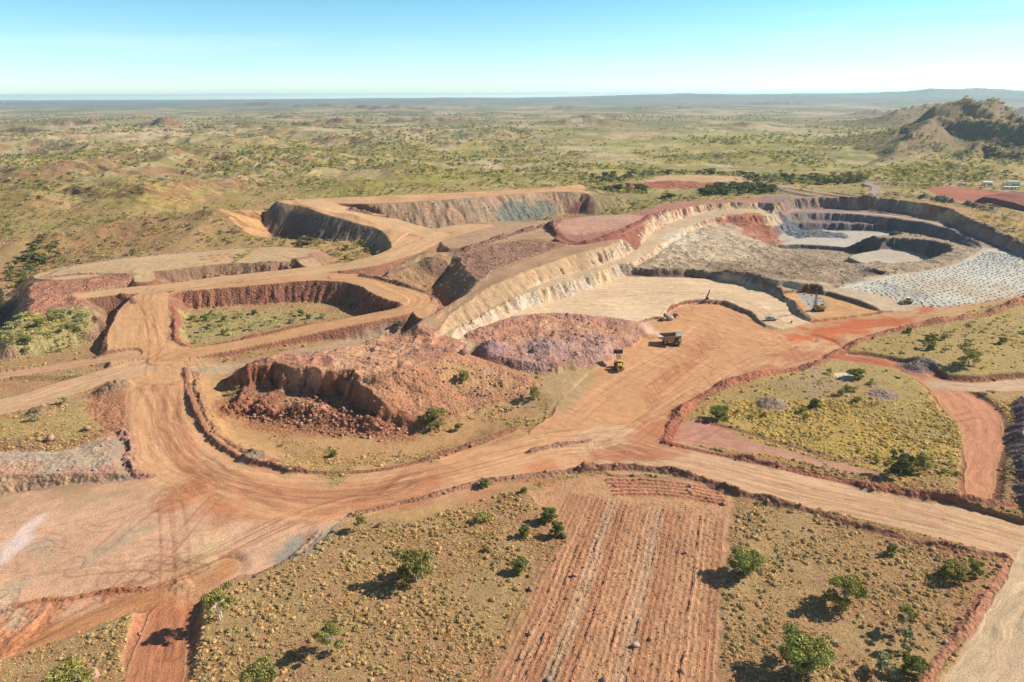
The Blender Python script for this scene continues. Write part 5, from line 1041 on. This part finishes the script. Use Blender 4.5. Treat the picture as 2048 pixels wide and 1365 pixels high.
# ---------------------------------------------------------------- built things
class MB:
    def __init__(s): s.V = []; s.F = []
    def add(s, V, F):
        o = len(s.V); s.V += [tuple(v) for v in V]; s.F += [tuple(i+o for i in f) for f in F]; return s
    def box(s, x0, x1, y0, y1, z0, z1, tx=0, ty=0, rot=None, bev=0):
        """tx/ty: inward taper of the top"""
        V = [(x0, y0, z0), (x1, y0, z0), (x1, y1, z0), (x0, y1, z0), (x0+tx, y0+ty, z1), (x1-tx, y0+ty, z1), (x1-tx, y1-ty, z1), (x0+tx, y1-ty, z1)]
        if rot is not None: V = [tuple(rot @ Vector(v)) for v in V]
        return s.add(V, [(3, 2, 1, 0), (4, 5, 6, 7), (0, 1, 5, 4), (1, 2, 6, 5), (2, 3, 7, 6), (3, 0, 4, 7)])
    def prism(s, prof, y0, y1):
        n = len(prof); V = [(x, y0, z) for x, z in prof]+[(x, y1, z) for x, z in prof]
        return s.add(V, [tuple(range(n)), tuple(range(2*n-1, n-1, -1))]+[(i, i+n, (i+1) % n+n, (i+1) % n) for i in range(n)])
    def bar(s, a, b, r, seg=6, r2=None):
        V, F = tube([a, b], [r, r2 or r], seg); s.add(V, F); o = len(s.V)-2*seg
        s.F += [tuple(o+i for i in range(seg)), tuple(o+seg+i for i in reversed(range(seg)))]; return s
    def wheel(s, x, y, z, r, w_, seg=20, tread=True):
        prof = [(-w_/2, r*.55), (-w_/2, r*.9), (-w_*.36, r), (w_*.36, r), (w_/2, r*.9), (w_/2, r*.55)]
        V = []; F = []; m = len(prof)
        for k in range(seg):
            a_ = 2*math.pi*k/seg
            for j, (yy, rr_) in enumerate(prof):
                q = rr_*(1+(.035 if tread and k % 2 and 1 <= j <= 4 else 0)); V.append((x+q*math.cos(a_), y+yy, z+q*math.sin(a_)))
        for k in range(seg):
            for j in range(m-1): F.append((k*m+j, k*m+j+1, ((k+1) % seg)*m+j+1, ((k+1) % seg)*m+j))
        F.append(tuple(k*m for k in range(seg))); F.append(tuple(k*m+m-1 for k in reversed(range(seg)))); return s.add(V, F)
    def build(s, name, mat, parent=None):
        me = bpy.data.meshes.new(name); me.from_pydata(s.V, [], s.F); me.materials.append(mat); me.update(); return mesh_obj(name, me, parent)
def thing(name, label, cat, p, rz=0, group=None, tilt=(0, 0)):
    e = bpy.data.objects.new(name, None); COL.objects.link(e); e.location = p; e.rotation_euler = (tilt[0], tilt[1], rz); tag(e, label, cat, group); return e
M_YEL = plain_mat('paint_yellow', (.62, .38, .06), .55, 2, .3, .4); M_DUSTY = plain_mat('paint_dusty', (.42, .25, .14), .75, 1.5, .3); M_TYRE = plain_mat('rubber', (.07, .055, .045), .9, 3, .4)
M_STEEL = plain_mat('steel_worn', (.40, .36, .31), .5, 1.2, .35, .4); M_DSTEEL = plain_mat('steel_dark', (.075, .065, .06), .7, 2, .4); M_GLASS = plain_mat('glass_dark', (.03, .04, .05), .12, 2, .2, .6)
M_WHITE = plain_mat('paint_white', (.74, .74, .72), .5, .8, .1, .4); M_SILV = plain_mat('paint_silver', (.55, .56, .58), .35, 1, .1, .5); M_TRACK = plain_mat('track_steel', (.09, .075, .065), .8, 3, .4)
M_RIM = plain_mat('rim', (.40, .25, .12), .7, 3, .3); M_LAMP = plain_mat('lamp_lens', (.8, .8, .78), .2, 2, .1, .6); M_RED = plain_mat('paint_red', (.5, .05, .04), .5, 2, .2)
M_BODY = plain_mat('paint_body', (.40, .20, .09), .75, 1.5, .3)
# haul truck, nose towards +x
def wheelset(t, x, y, r, w_, rim=True):
    wm = MB().wheel(x, y, r, r, w_).build('wheel', M_TYRE, t)
    h_ = MB(); sd_ = 1 if y > 0 else -1; h_.bar((x, y-w_*.5-.01, r), (x, y+w_*.5+.01, r), r*.5, 16); h_.bar((x, y-w_*.5-.06, r), (x, y+w_*.5+.06, r), r*.2, 10); h_.build('rim', M_RIM, wm)
p = hit(1341, 688.5); t = thing('haul_truck', 'large mine dump truck with empty grey tray and raised canopy, trailing dust', 'dump truck', p, R(-14))
for y in (-2.05, 2.05): wheelset(t, 2.5, y, 1.28, .82)
for y in (-1.95, 1.95): wheelset(t, -2.1, y, 1.28, 1.35)
c_ = MB()
for y in (-.75, .75): c_.box(-3.4, 3.9, y-.22, y+.22, 1.25, 1.95)
c_.box(-2.4, -1.8, -1.4, 1.4, 1.0, 1.6); c_.box(2.2, 2.8, -1.7, 1.7, 1.0, 1.5); c_.box(0, 1.1, -2.0, -1.05, 1.0, 2.0).box(-.2, 1.2, 1.05, 1.9, 1.0, 1.9); c_.bar((.8, .5, 1.6), (-.3, .5, 2.7), .14).bar((.8, -.5, 1.6), (-.3, -.5, 2.7), .14)
c_.build('chassis', M_DUSTY, t)
tr = MB(); W2 = 2.65
def plate(prof_in, th, y0, y1): tr.prism(prof_in, y0, y1)
tr.prism([(-5.0, 3.15), (-4.95, 2.95), (-2.2, 2.05), (1.1, 2.25), (2.0, 4.25), (4.25, 4.62), (4.25, 4.75), (1.9, 4.42), (.95, 2.45), (-2.2, 2.25)], -W2, W2)
for x in (-3.6, -2.2, -.8, .6): tr.box(x-.1, x+.1, -W2-.13, -W2-.03, 2.5, 3.6).box(x-.1, x+.1, W2+.03, W2+.13, 2.5, 3.6)
for y in (-W2, W2): tr.bar((-5.1, y, 3.42), (-1.0, y, 4.0), .1).bar((-1.0, y, 4.0), (1.9, y, 4.45), .1).bar((1.9, y, 4.5), (4.25, y, 4.72), .1)
tray_ = tr.build('tray', M_STEEL, t)
for y in (-W2-.02, W2-.12):
    MB().prism([(-5.0, 3.12), (-2.2, 2.17), (1.1, 2.37), (2.0, 4.37), (1.5, 4.35), (-1.0, 3.97), (-5.1, 3.39)], y, y+.14).build('side_wall', M_BODY, tray_)
fr_ = MB(); fr_.box(3.1, 4.35, -2.2, 2.2, 2.0, 2.2).box(3.3, 4.3, -.9, .9, 1.1, 2.6).box(4.0, 4.7, -2.25, 2.25, .85, 1.25)
fr_.bar((4.4, -2.1, 2.2), (4.4, -2.1, 3.1), .04).bar((4.4, -2.1, 3.1), (4.4, .4, 3.1), .04).bar((4.4, .4, 2.2), (4.4, .4, 3.1), .04); fr_.build('deck', M_DUSTY, t)
MB().box(4.31, 4.36, -.8, .8, 1.3, 2.4).build('grille', M_DSTEEL, t)
cb = MB().box(2.9, 4.2, .55, 2.0, 2.2, 3.75, .08, .05).build('cab', M_YEL, t)
MB().box(4.13, 4.21, .7, 1.85, 2.85, 3.55).box(3.05, 4.0, 1.96, 2.02, 2.9, 3.5).box(3.05, 4.0, .53, .59, 2.9, 3.5).build('window', M_GLASS, cb)
ld = MB(); 
for y in (-1.6, 1.6): ld.bar((4.7, y, .6), (4.42, y, 2.2), .04).bar((4.7, y-.5, .6), (4.42, y-.5, 2.2), .04).bar((4.66, y-.5, 1), (4.66, y, 1), .03).bar((4.55, y-.5, 1.6), (4.55, y, 1.6), .03)
ld.build('ladder', M_YEL, t)
for y in (-1.3, 1.3): MB().box(4.70, 4.76, y-.2, y+.2, .95, 1.15).build('headlight', M_LAMP, t)
# wheel loader seen from behind, bucket raised
p = hit(1238, 737); t = thing('wheel_loader', 'yellow front-end loader seen from behind with its dark bucket raised', 'loader', p, R(88))
for x in (-1.9, 1.9):
    for y in (-1.25, 1.25): wheelset(t, x, y, 1.0, .78)
MB().box(-4.0, -.9, -.95, .95, 1.15, 2.55, .12, .1).box(-4.35, -3.9, -1.25, 1.25, .8, 1.75).build('engine_hood', M_YEL, t)
for bx_ in ((-3.9, -2.2, -1.45, -.95, 1.75, 2.0), (-3.9, -2.2, .95, 1.45, 1.75, 2.0), (.9, 2.7, -1.5, -.95, 2.0, 2.15), (.9, 2.7, .95, 1.5, 2.0, 2.15)): MB().box(*bx_).build('fender', M_YEL, t)
MB().box(-4.4, -4.34, -.6, .6, 1.35, 2.3).bar((-2.6, .5, 2.5), (-2.6, .5, 3.2), .09).box(-3.3, -2.9, -.4, .4, 2.55, 2.62).build('grille', M_DSTEEL, t)
MB().box(-.8, 1.5, -.5, .5, .85, 1.6).box(1.0, 2.8, -.7, .7, .8, 2.0).build('frame', M_DUSTY, t)
cb = MB().box(-1.0, .6, -.8, .8, 1.6, 3.1, .1, .08).box(-1.1, .7, -.9, .9, 3.1, 3.25).build('cab', M_YEL, t)
MB().box(-1.02, -.9, -.62, .62, 2.2, 3.0).box(.5, .62, -.65, .65, 2.0, 3.0).box(-.8, .4, -.84, -.76, 2.1, 3.0).box(-.8, .4, .76, .84, 2.1, 3.0).build('window', M_GLASS, cb)
ar_ = MB()
for y in (-.6, .6): ar_.prism([(1.2, 1.9), (1.5, 2.25), (3.1, 3.9), (4.3, 4.75), (4.45, 4.4), (3.3, 3.45), (1.8, 1.75)], y-.12, y+.12)
ar_.bar((3.2, -.6, 3.7), (3.2, .6, 3.7), .13).bar((1.6, 0, 1.9), (3.2, 0, 3.9), .13).bar((3.2, 0, 3.9), (4.5, 0, 5.2), .1); ar_.build('lift_arm', M_DSTEEL, t)
bk = MB(); bk.prism([(4.3, 4.3), (4.2, 5.3), (4.6, 5.9), (4.75, 5.8), (4.4, 5.2), (4.5, 4.5), (5.9, 4.2), (5.9, 4.05)], -1.75, 1.75)
for y in (-1.75, 1.67): bk.prism([(4.3, 4.3), (4.2, 5.3), (4.6, 5.9), (5.2, 5.3), (5.9, 4.1)], y, y+.08)
for k in range(7): bk.box(5.85, 6.15, -1.65+k*.52, -1.5+k*.52, 4.05, 4.17)
bk.build('bucket', M_DSTEEL, t)
# utility pickup with a service tray
def small_wheels(t, xs, yy, r, w_):
    for x in xs:
        for y in (-yy, yy): wheelset(t, x, y, r, w_)
p = hit(1542, 641); t = thing('pickup_truck', 'silver utility truck with a dark open tray parked beside the bank end', 'pickup', p, R(4))
small_wheels(t, (-1.55, 1.65), .78, .38, .26)
MB().prism([(-.2, .55), (2.55, .55), (2.65, .75), (2.6, 1.05), (1.35, 1.18), (.85, 1.72), (-.35, 1.76), (-.55, 1.05), (-.55, .6)], -.88, .88).build('body', M_SILV, t)
MB().prism([(1.30, 1.16), (.86, 1.66), (.80, 1.66), (1.22, 1.14)], -.74, .74).build('windscreen', M_GLASS, t)
MB().box(-.35, .7, -.91, -.86, 1.15, 1.6).box(-.35, .7, .86, .91, 1.15, 1.6).build('window', M_GLASS, t)
tb = MB().box(-2.75, -.65, -.92, .92, .72, .82).box(-2.75, -.65, -.95, -.9, .82, 1.15).box(-2.75, -.65, .9, .95, .82, 1.15).box(-2.78, -2.72, -.9, .9, .82, 1.15); tb.box(-2.6, 2.3, -.4, .4, .42, .6); tb.build('tray', M_SILV, t)
MB().box(-2.4, -1.6, -.5, .4, .83, 1.25).box(-1.4, -.9, -.6, .6, .83, 1.35).build('toolbox', M_DSTEEL, t)
rk_ = MB()
for x in (-2.65, -.75):
    for y in (-.85, .85): rk_.bar((x, y, .8), (x, y, 1.85), .035)
    rk_.bar((x, -.85, 1.85), (x, .85, 1.85), .035)
for y in (-.85, .85): rk_.bar((-2.65, y, 1.85), (-.75, y, 1.85), .035)
rk_.build('rack', M_DSTEEL, t)
for y in (-.65, .65): MB().box(2.60, 2.68, y-.16, y+.16, .8, .98).build('headlight', M_LAMP, t)
MB().box(2.62, 2.85, -.85, .85, .45, .7).build('bumper', M_DSTEEL, t)
def tracks(t, L_, gy, h_, w_):
    for y in (-gy, gy):
        n = 10; pr = [(-L_/2+h_/2+h_/2*math.cos(a_), h_/2+h_/2*math.sin(a_)) for a_ in np.linspace(math.pi/2, 1.5*math.pi, n)]+[(L_/2-h_/2+h_/2*math.cos(a_), h_/2+h_/2*math.sin(a_)) for a_ in np.linspace(-math.pi/2, math.pi/2, n)]
        m_ = MB().prism(pr, y-w_/2, y+w_/2)
        for k in range(int(L_/.3)): m_.box(-L_/2+.25+k*.3, -L_/2+.37+k*.3, y-w_/2-.03, y+w_/2+.03, h_, h_+.05)
        m_.build('crawler_track', M_TRACK, t)
def mast(t, x, z0, z1, w_, tp=.6, lean=0):
    m_ = MB()
    for a_, b_ in ((-1, -1), (1, -1), (1, 1), (-1, 1)): m_.bar((x+a_*w_, b_*w_, z0), (x+lean+a_*w_*tp, b_*w_*tp, z1), .075, 5)
    n = int((z1-z0)/.9)
    for k in range(n):
        f0, f1 = k/n, (k+1)/n; s0 = w_*(1-(1-tp)*f0); s1 = w_*(1-(1-tp)*f1); xa, xb = x+lean*f0, x+lean*f1; za, zb = z0+(z1-z0)*f0, z0+(z1-z0)*f1
        for (p0, p1) in (((-1, -1), (1, -1)), ((1, -1), (1, 1)), ((1, 1), (-1, 1)), ((-1, 1), (-1, -1))):
            m_.bar((xa+p0[0]*s0, p0[1]*s0, za), (xb+p1[0]*s1, p1[1]*s1, zb), .045, 4)
    m_.box(x+lean-w_*.8, x+lean+w_*.8, -w_*.8, w_*.8, z1, z1+.35); return m_
p = hit(1636, 622.5); t = thing('drill_rig', 'tracked blast-hole drill rig with tall dark mast standing on the wedge cut', 'drill rig', p, R(8))
tracks(t, 4.6, 1.35, .95, .6); MB().box(-2.3, 2.6, -1.2, 1.2, .95, 1.4).build('deck', M_DUSTY, t)
MB().box(.2, 2.9, -1.25, 1.1, 1.4, 2.6, .05, .05).build('engine_housing', M_YEL, t); cb = MB().box(-1.6, -.4, .25, 1.4, 1.4, 3.0, .05, .05).build('cab', M_YEL, t)
MB().box(-1.63, -1.5, .4, 1.3, 2.0, 2.8).box(-1.4, -.6, 1.36, 1.42, 2.0, 2.8).build('window', M_GLASS, cb)
ms = mast(t, -1.9, .6, 10.6, .5, .55).build('mast', M_DSTEEL, t); MB().bar((-1.9, 0, .1), (-1.9, 0, 9.6), .13, 8).build('drill_pipe', M_STEEL, ms)
MB().bar((.2, -.5, 1.5), (-1.6, -.4, 4.4), .12).bar((.2, .5, 1.5), (-1.6, .4, 4.4), .12).build('hydraulic_ram', M_STEEL, t)
MB().box(1.2, 2.2, -.5, .6, 2.6, 3.1).bar((2.4, .3, 2.6), (2.4, .3, 3.5), .1).build('dust_collector', M_DSTEEL, t)
p = hit(1414, 600.5); t = thing('drill_rig', 'small dark drill mast leaning right just behind the curved bank crest', 'drill rig', p, R(0))
tracks(t, 1.6, .5, .35, .25); MB().box(-.7, .8, -.45, .45, .35, .8, .05, .05).build('deck', M_DSTEEL, t)
mast(t, -.2, .4, 4.6, .2, .7, lean=1.1).build('mast', M_DSTEEL, t); MB().bar((-.6, 0, .5), (.45, 0, 3.1), .11).bar((-.6, 0, .5), (-.2, 0, 2.2), .1).build('support_strut', M_DSTEEL, t)
# dozer on the haul road end
p = hit(1813, 607.5); t = thing('bulldozer', 'small pale yellow dozer at the end of the orange haul road', 'bulldozer', p, R(185))
tracks(t, 3.6, 1.05, 1.0, .55); MB().box(-.2, 2.0, -.6, .6, .8, 1.75, .1, .05).box(-1.9, -.3, -.75, .75, .8, 1.6).build('engine_hood', M_YEL, t)
cb = MB().box(-1.3, .1, -.75, .75, 1.6, 2.75, .08, .06).build('cab', M_YEL, t); MB().box(-1.4, .2, -.85, .85, 2.75, 2.88).build('roof', M_WHITE, cb); MB().box(-1.1, -.1, -.78, -.72, 1.9, 2.65).box(-1.1, -.1, .72, .78, 1.9, 2.65).box(.02, .12, -.6, .6, 1.9, 2.6).box(-1.34, -1.24, -.6, .6, 1.9, 2.6).build('window', M_GLASS, cb)
MB().prism([(2.5, .15), (2.65, .15), (2.55, .7), (2.75, 1.3), (2.6, 1.35), (2.35, .7)], -1.7, 1.7).bar((.5, -1.4, .5), (2.4, -1.4, .5), .1).bar((.5, 1.4, .5), (2.4, 1.4, .5), .1).build('blade', M_STEEL, t)
# site buildings at the far right
def cabin(u, v, L_, w_, h_, lb, rz=0, gable=True):
    p = hit(u, v); t = thing('site_shed', lb, 'building', p, rz); MB().box(-L_/2, L_/2, -w_/2, w_/2, -.6, h_).build('wall', M_WHITE, t)
    r_ = MB()
    if gable:
        r_.add([(-L_/2-.3, -w_/2-.3, h_+.003), (L_/2+.3, -w_/2-.3, h_+.003), (L_/2+.3, w_/2+.3, h_+.003), (-L_/2-.3, w_/2+.3, h_+.003), (-L_/2-.3, 0, h_+.9), (L_/2+.3, 0, h_+.9)], [(0, 1, 5, 4), (2, 3, 4, 5), (0, 4, 3), (1, 2, 5), (3, 2, 1, 0)])
    else: r_.box(-L_/2-.15, L_/2+.15, -w_/2-.15, w_/2+.15, h_+.003, h_+.2)
    r_.build('roof', M_WHITE, t)
    MB().box(-L_*.1, -L_*.1+1.1, -w_/2-.05, -w_/2-.003, 0, 2.1).build('door', M_DSTEEL, t)
    for x in (-L_*.38, L_*.15, L_*.36): MB().box(x-.7, x+.7, -w_/2-.05, -w_/2-.003, 1.1, 2.0).build('window', M_GLASS, t)
cabin(1973, 371.5, 8, 6, 3.6, 'white shed standing left of the longer cabins at far right', R(-12))
cabin(2025, 372, 10, 6, 4.4, 'tall white box building near the right edge', R(-6), False)
cabin(2022, 379, 13, 5, 2.4, 'long low white cabin in front of the tall white building', R(-6), False)
cabin(1925, 371.5, 4, 3, 2.2, 'tiny grey hut left of the white sheds', R(0), False)
# marker posts and small road furniture
def post(u, v, h_, lb, m_=M_WHITE, r_=.09):
    p = hit(u, v); t = thing('marker_post', lb, 'post', p); MB().bar((0, 0, -.3), (0, 0, h_), r_, 8).build('pole', m_, t); MB().box(-r_*1.5, r_*1.5, -r_*1.7, r_*1.7, h_*.72, h_*.88).build('reflector', M_RED, t); MB().bar((0, 0, -.05), (0, 0, .12), .3, 8, .22).build('base', M_DSTEEL, t)
post(548, 518, 2.2, 'white marker post on the left upper terrace')
post(1385, 623, 2.4, 'pale post standing against the curved bank')
post(1647, 937, 1.6, 'white post on the bank of the right-hand haul road', r_=.12)
post(381, 724, 1.6, 'dark post at the corner of the loop road and the ramp', M_DSTEEL, .12)
post(497, 378, 4, 'tall white pole on the hillside beyond the dump road')
p = hit(1633, 684); t = thing('road_sign', 'small white sign board on a stand beside the orange road edge', 'sign', p); MB().bar((-.4, 0, 0), (-.4, 0, 1), .05).bar((.4, 0, 0), (.4, 0, 1), .05).box(-.6, .6, -.4, .4, -.02, .08).build('stand', M_DSTEEL, t); MB().box(-.6, .6, -.03, .03, .7, 1.5).build('board', M_WHITE, t)
p = hit(1583, 646); t = thing('rubbish_bin', 'small dark drum on the pale ground right of the silver pickup', 'drum', p); MB().bar((0, 0, 0), (0, 0, .95), .36, 12).build('drum_body', M_DSTEEL, t); MB().bar((0, 0, .95), (0, 0, 1.0), .38, 12).build('lid', M_STEEL, t)
# ---------------------------------------------------------------- heaps
M_HEAP = leaf_mat('heap_dirt', (1, 1, 1), .1, 0)
def heap_mesh(seed, col, name):
    r = np.random.RandomState(seed); nr_, ns = 9, 26; V = []; F = []
    for i in range(nr_):
        f = i/(nr_-1)
        for k in range(ns):
            a_ = 2*math.pi*k/ns; rad = f*(1+.13*math.sin(2*a_+seed)+.07*r.rand()); z = (1-f)**1.0*(1-.15*(1-f))+.05*r.rand()*(1-f) - .10*(f > .95)
            V.append((rad*math.cos(a_), rad*math.sin(a_), z))
    for i in range(nr_-1):
        for k in range(ns): F.append((i*ns+k, i*ns+(k+1) % ns, (i+1)*ns+(k+1) % ns, (i+1)*ns+k))
    V = np.array(V); cc = np.repeat([col], len(V), 0)*(.85+.3*r.rand(len(V), 1)); return raw_mesh(name, V, F, M_HEAP, cc, smooth=True)
ORD = ['first', 'second', 'third', 'fourth', 'fifth', 'sixth', 'seventh', 'eighth', 'ninth', 'tenth', 'eleventh', 'twelfth', 'thirteenth', 'fourteenth', 'fifteenth', 'sixteenth', 'seventeenth', 'eighteenth', 'nineteenth', 'twentieth', 'twenty-first', 'twenty-second', 'twenty-third', 'twenty-fourth', 'twenty-fifth', 'twenty-sixth', 'twenty-seventh', 'twenty-eighth', 'twenty-ninth', 'thirtieth', 'thirty-first', 'thirty-second', 'thirty-third', 'thirty-fourth', 'thirty-fifth', 'thirty-sixth', 'thirty-seventh', 'thirty-eighth', 'thirty-ninth', 'fortieth', 'forty-first', 'forty-second', 'forty-third', 'forty-fourth', 'forty-fifth', 'forty-sixth']
HC = {'tan': c8(190,146,108), 'orange': c8(196,118,80), 'mauve': c8(166,118,110), 'grey': c8(160,140,122), 'red': c8(160,84,72)}
HM = {k: [heap_mesh(i*3+j, v, 'dirt_pile') for j in range(2)] for i, (k, v) in enumerate(HC.items())}
line = cr([W(583,400,27), W(640,393,27), W(760,388,27), W(860,383.5,27.3), W(960,379,27.5), W(1060,372.5,28), W(1150,367,28)], 30)
seg_ = np.concatenate([[0], np.cumsum(np.hypot(*(np.diff(line[:, :2], axis=0)).T))]); NP = 46
for k in range(NP):
    s = seg_[-1]*(k+.5)/NP; i = np.searchsorted(seg_, s)-1; q = line[i]+(line[i+1]-line[i])*(s-seg_[i])/(seg_[i+1]-seg_[i])
    f = k/NP; cn = 'tan' if f < .09 else 'orange' if f < .42 and k % 5 != 3 else 'mauve' if f < .58 else ('grey' if f < .84 else 'red')
    o = mesh_obj('dirt_pile', HM[cn][k % 2]); z_ = zat(q[0], q[1])[0][0]; o.location = (q[0], q[1]+prn.uniform(-.5, .5), z_-.1); s_ = prn.uniform(3.3, 4.2); o.scale = (s_, s_*1.15, prn.uniform(1.8, 2.5)); o.rotation_euler = (0, 0, prn.uniform(0, 6))
    tag(o, '%s tipped dirt pile, %s from the left in the row along the upper dump road' % (cn, ORD[k]), 'dirt pile', 'tipped piles along the upper dump road')
for k, (u, v) in enumerate(((408,514),(425,512),(442,510.5),(458,509),(412,519),(430,517),(448,515),(466,513),(478,510),(436,522))):
    p = hit(u, v); o = mesh_obj('dirt_pile', HM['tan'][k % 2]); o.location = p-Vector((0, 0, .05)); s_ = prn.uniform(2.0, 2.8); o.scale = (s_*1.2, s_, .8); tag(o, 'low tan dirt pile in the small cluster on the left upper terrace', 'dirt pile', 'low dirt piles on the upper terrace')
# drill cuttings cones: rows that follow the curve of the bench
A_c = cr([W(1700,577,6), W(1790,553,6), W(1870,541,6), W(1925,527,6), W(1958,510,6), W(1965,501,6)], 40); B_c = cr([W(1850,609,6), W(1930,614,6), W(2000,606,6), W(2070,582,6), W(2110,545,6), W(2050,514,6)], 40)
def along(P, f):
    s = np.concatenate([[0], np.cumsum(np.hypot(*(np.diff(P[:, :2], axis=0)).T))]); x = f*s[-1]; i = min(max(np.searchsorted(s, x)-1, 0), len(P)-2); return P[i]+(P[i+1]-P[i])*(x-s[i])/(s[i+1]-s[i])
cuts = []
for r_ in range(19):
    t_ = (r_+.5)/19; nn = 46
    for c in range(nn):
        f = (c+.5*(r_ % 2))/nn; a_ = along(A_c, f); b_ = along(B_c, f); q = a_*(1-t_)+b_*t_; x = q[0]+prn.uniform(-.8, .8); y = q[1]+prn.uniform(-.8, .8)
        if prn.random() < .08: continue
        cuts.append((x, y, zat(x, y)[0][0]))
cuts = np.array(cuts); print('cuttings', len(cuts)); CM = [heap_mesh(70+j, c8(104,104,98), 'drill_cuttings') for j in range(2)]
uc_ = cuts[:, 0]/(cuts[:, 1]*math.cos(PITCH)+CAM_H*math.sin(PITCH))*FPX+1024; oc = np.argsort(np.hypot(cuts[:, 0], cuts[:, 1])+1e4*(uc_ > 2040))
for k, i in enumerate(oc[:290]):
    o = mesh_obj('drill_cuttings_cone', CM[k % 2]); o.location = cuts[i]; s_ = prn.uniform(.42, .7); o.scale = (s_, s_, prn.uniform(.25, .42)); o.rotation_euler = (0, 0, prn.uniform(0, 6)); tag(o, 'small dark cone of drill cuttings in the nearer rows of the pale blast pattern', 'cuttings cone', 'drill cuttings cones in the nearer rows')
v_ = np.array([q.co[:] for q in CM[0].vertices]); f_ = np.array([list(q.vertices) for q in CM[0].polygons]); tri_ = v_[f_[:, [0, 1, 2, 0, 2, 3]]].reshape(-1, 3); oc2 = oc[290:]
stamp('drill_cuttings', [(tri_, np.ones_like(tri_))], cuts[oc2], np.repeat([[.58, .58, .34]], len(oc2), 0)*(.85+.3*rs.rand(len(oc2), 3)), rs.rand(len(oc2))*6, np.repeat([c8(104,104,98)], len(oc2), 0), M_ROCK, 3, 'farther rows of dark drill cuttings on the pale bench', 'cuttings')
# ---------------------------------------------------------------- dust and air
def vol_mat(name, col, dens, noise=False):
    m = bpy.data.materials.new(name); m.use_nodes = True; t_ = m.node_tree; t_.nodes.clear(); o = t_.nodes.new('ShaderNodeOutputMaterial'); v = t_.nodes.new('ShaderNodeVolumePrincipled'); v.inputs['Color'].default_value = col+(1,); v.inputs['Density'].default_value = dens; v.inputs['Anisotropy'].default_value = .2
    t_.links.new(v.outputs[0], o.inputs['Volume'])
    if noise:
        k = N(t_); tc_ = k.n('ShaderNodeTexCoord').outputs['Object']; ln = k.n('ShaderNodeVectorMath', operation='LENGTH'); k.lk(tc_, ln.inputs[0]); fall = k.mr(ln.outputs['Value'], .15, 1.0, 1, 0); nn = k.noise(tc_, 1.9, 4, .6)
        k.lk(k.m('MULTIPLY', k.m('MULTIPLY', k.mr(nn, .38, .65, 0, 1), k.m('MULTIPLY', fall, fall)), dens), v.inputs['Density'])
    return m
def dust_mat():
    m = bpy.data.materials.new('dust'); m.use_nodes = True; t_ = m.node_tree; t_.nodes.clear(); k = N(t_); at = k.n('ShaderNodeAttribute', attribute_name='Col'); o = k.n('ShaderNodeOutputMaterial')
    df = k.n('ShaderNodeBsdfDiffuse'); tl = k.n('ShaderNodeBsdfTranslucent'); tp = k.n('ShaderNodeBsdfTransparent'); df.inputs[0].default_value = tl.inputs[0].default_value = (1, .84, .70, 1)
    m1 = k.n('ShaderNodeMixShader'); m1.inputs[0].default_value = .5; k.lk(df.outputs[0], m1.inputs[1]); k.lk(tl.outputs[0], m1.inputs[2]); m2 = k.n('ShaderNodeMixShader')
    k.lk(k.m('MULTIPLY', at.outputs['Fac'], 1.0), m2.inputs[0]); k.lk(tp.outputs[0], m2.inputs[1]); k.lk(m1.outputs[0], m2.inputs[2]); k.lk(m2.outputs[0], o.inputs['Surface']); return m
V = []; F = []; cc = []; r_ = np.random.RandomState(4)
for i in range(11):     # soft-edged puffs, thinning upwards and downwind
    q = i/10; c = np.array([-14*q+r_.normal()*.8, 12*q+r_.normal()*1.2, 1.2+4.0*q*r_.rand()]); n_ = r_.normal(size=3); n_ /= np.linalg.norm(n_); a_ = np.cross(n_, [0, 0, 1.]); a_ /= np.linalg.norm(a_)+1e-6; b_ = np.cross(n_, a_); rad = 3+3.2*r_.rand(); o0 = len(V); al = .5*(1-.5*q)
    V.append(c); cc.append([al]*3)
    for ring, f in ((1, .5), (2, 1.0)):
        for k in range(12): t = 2*math.pi*k/12; V.append(c+rad*f*(1+.15*r_.randn())*(a_*math.cos(t)+b_*math.sin(t))); cc.append([al*.45*(.5+r_.rand())]*3 if ring == 1 else [0, 0, 0])
    for k in range(12): F.append((o0, o0+1+k, o0+1+(k+1) % 12)); F.append((o0+1+k, o0+13+k, o0+13+(k+1) % 12)); F.append((o0+1+k, o0+13+(k+1) % 12, o0+1+(k+1) % 12))
p = hit(1318, 676); o = mesh_obj('dust_cloud', raw_mesh('dust_cloud', V, F, dust_mat(), np.array(cc))); o.location = p; tag(o, 'pale dust hanging behind the dump truck', 'dust', kind='stuff')
hz = MB().box(-24000, 24000, -400, 30500, -80, 195).build('haze', vol_mat('air', (.56, .82, 1.0), 5.6e-5)); hz['kind'] = 'stuff'
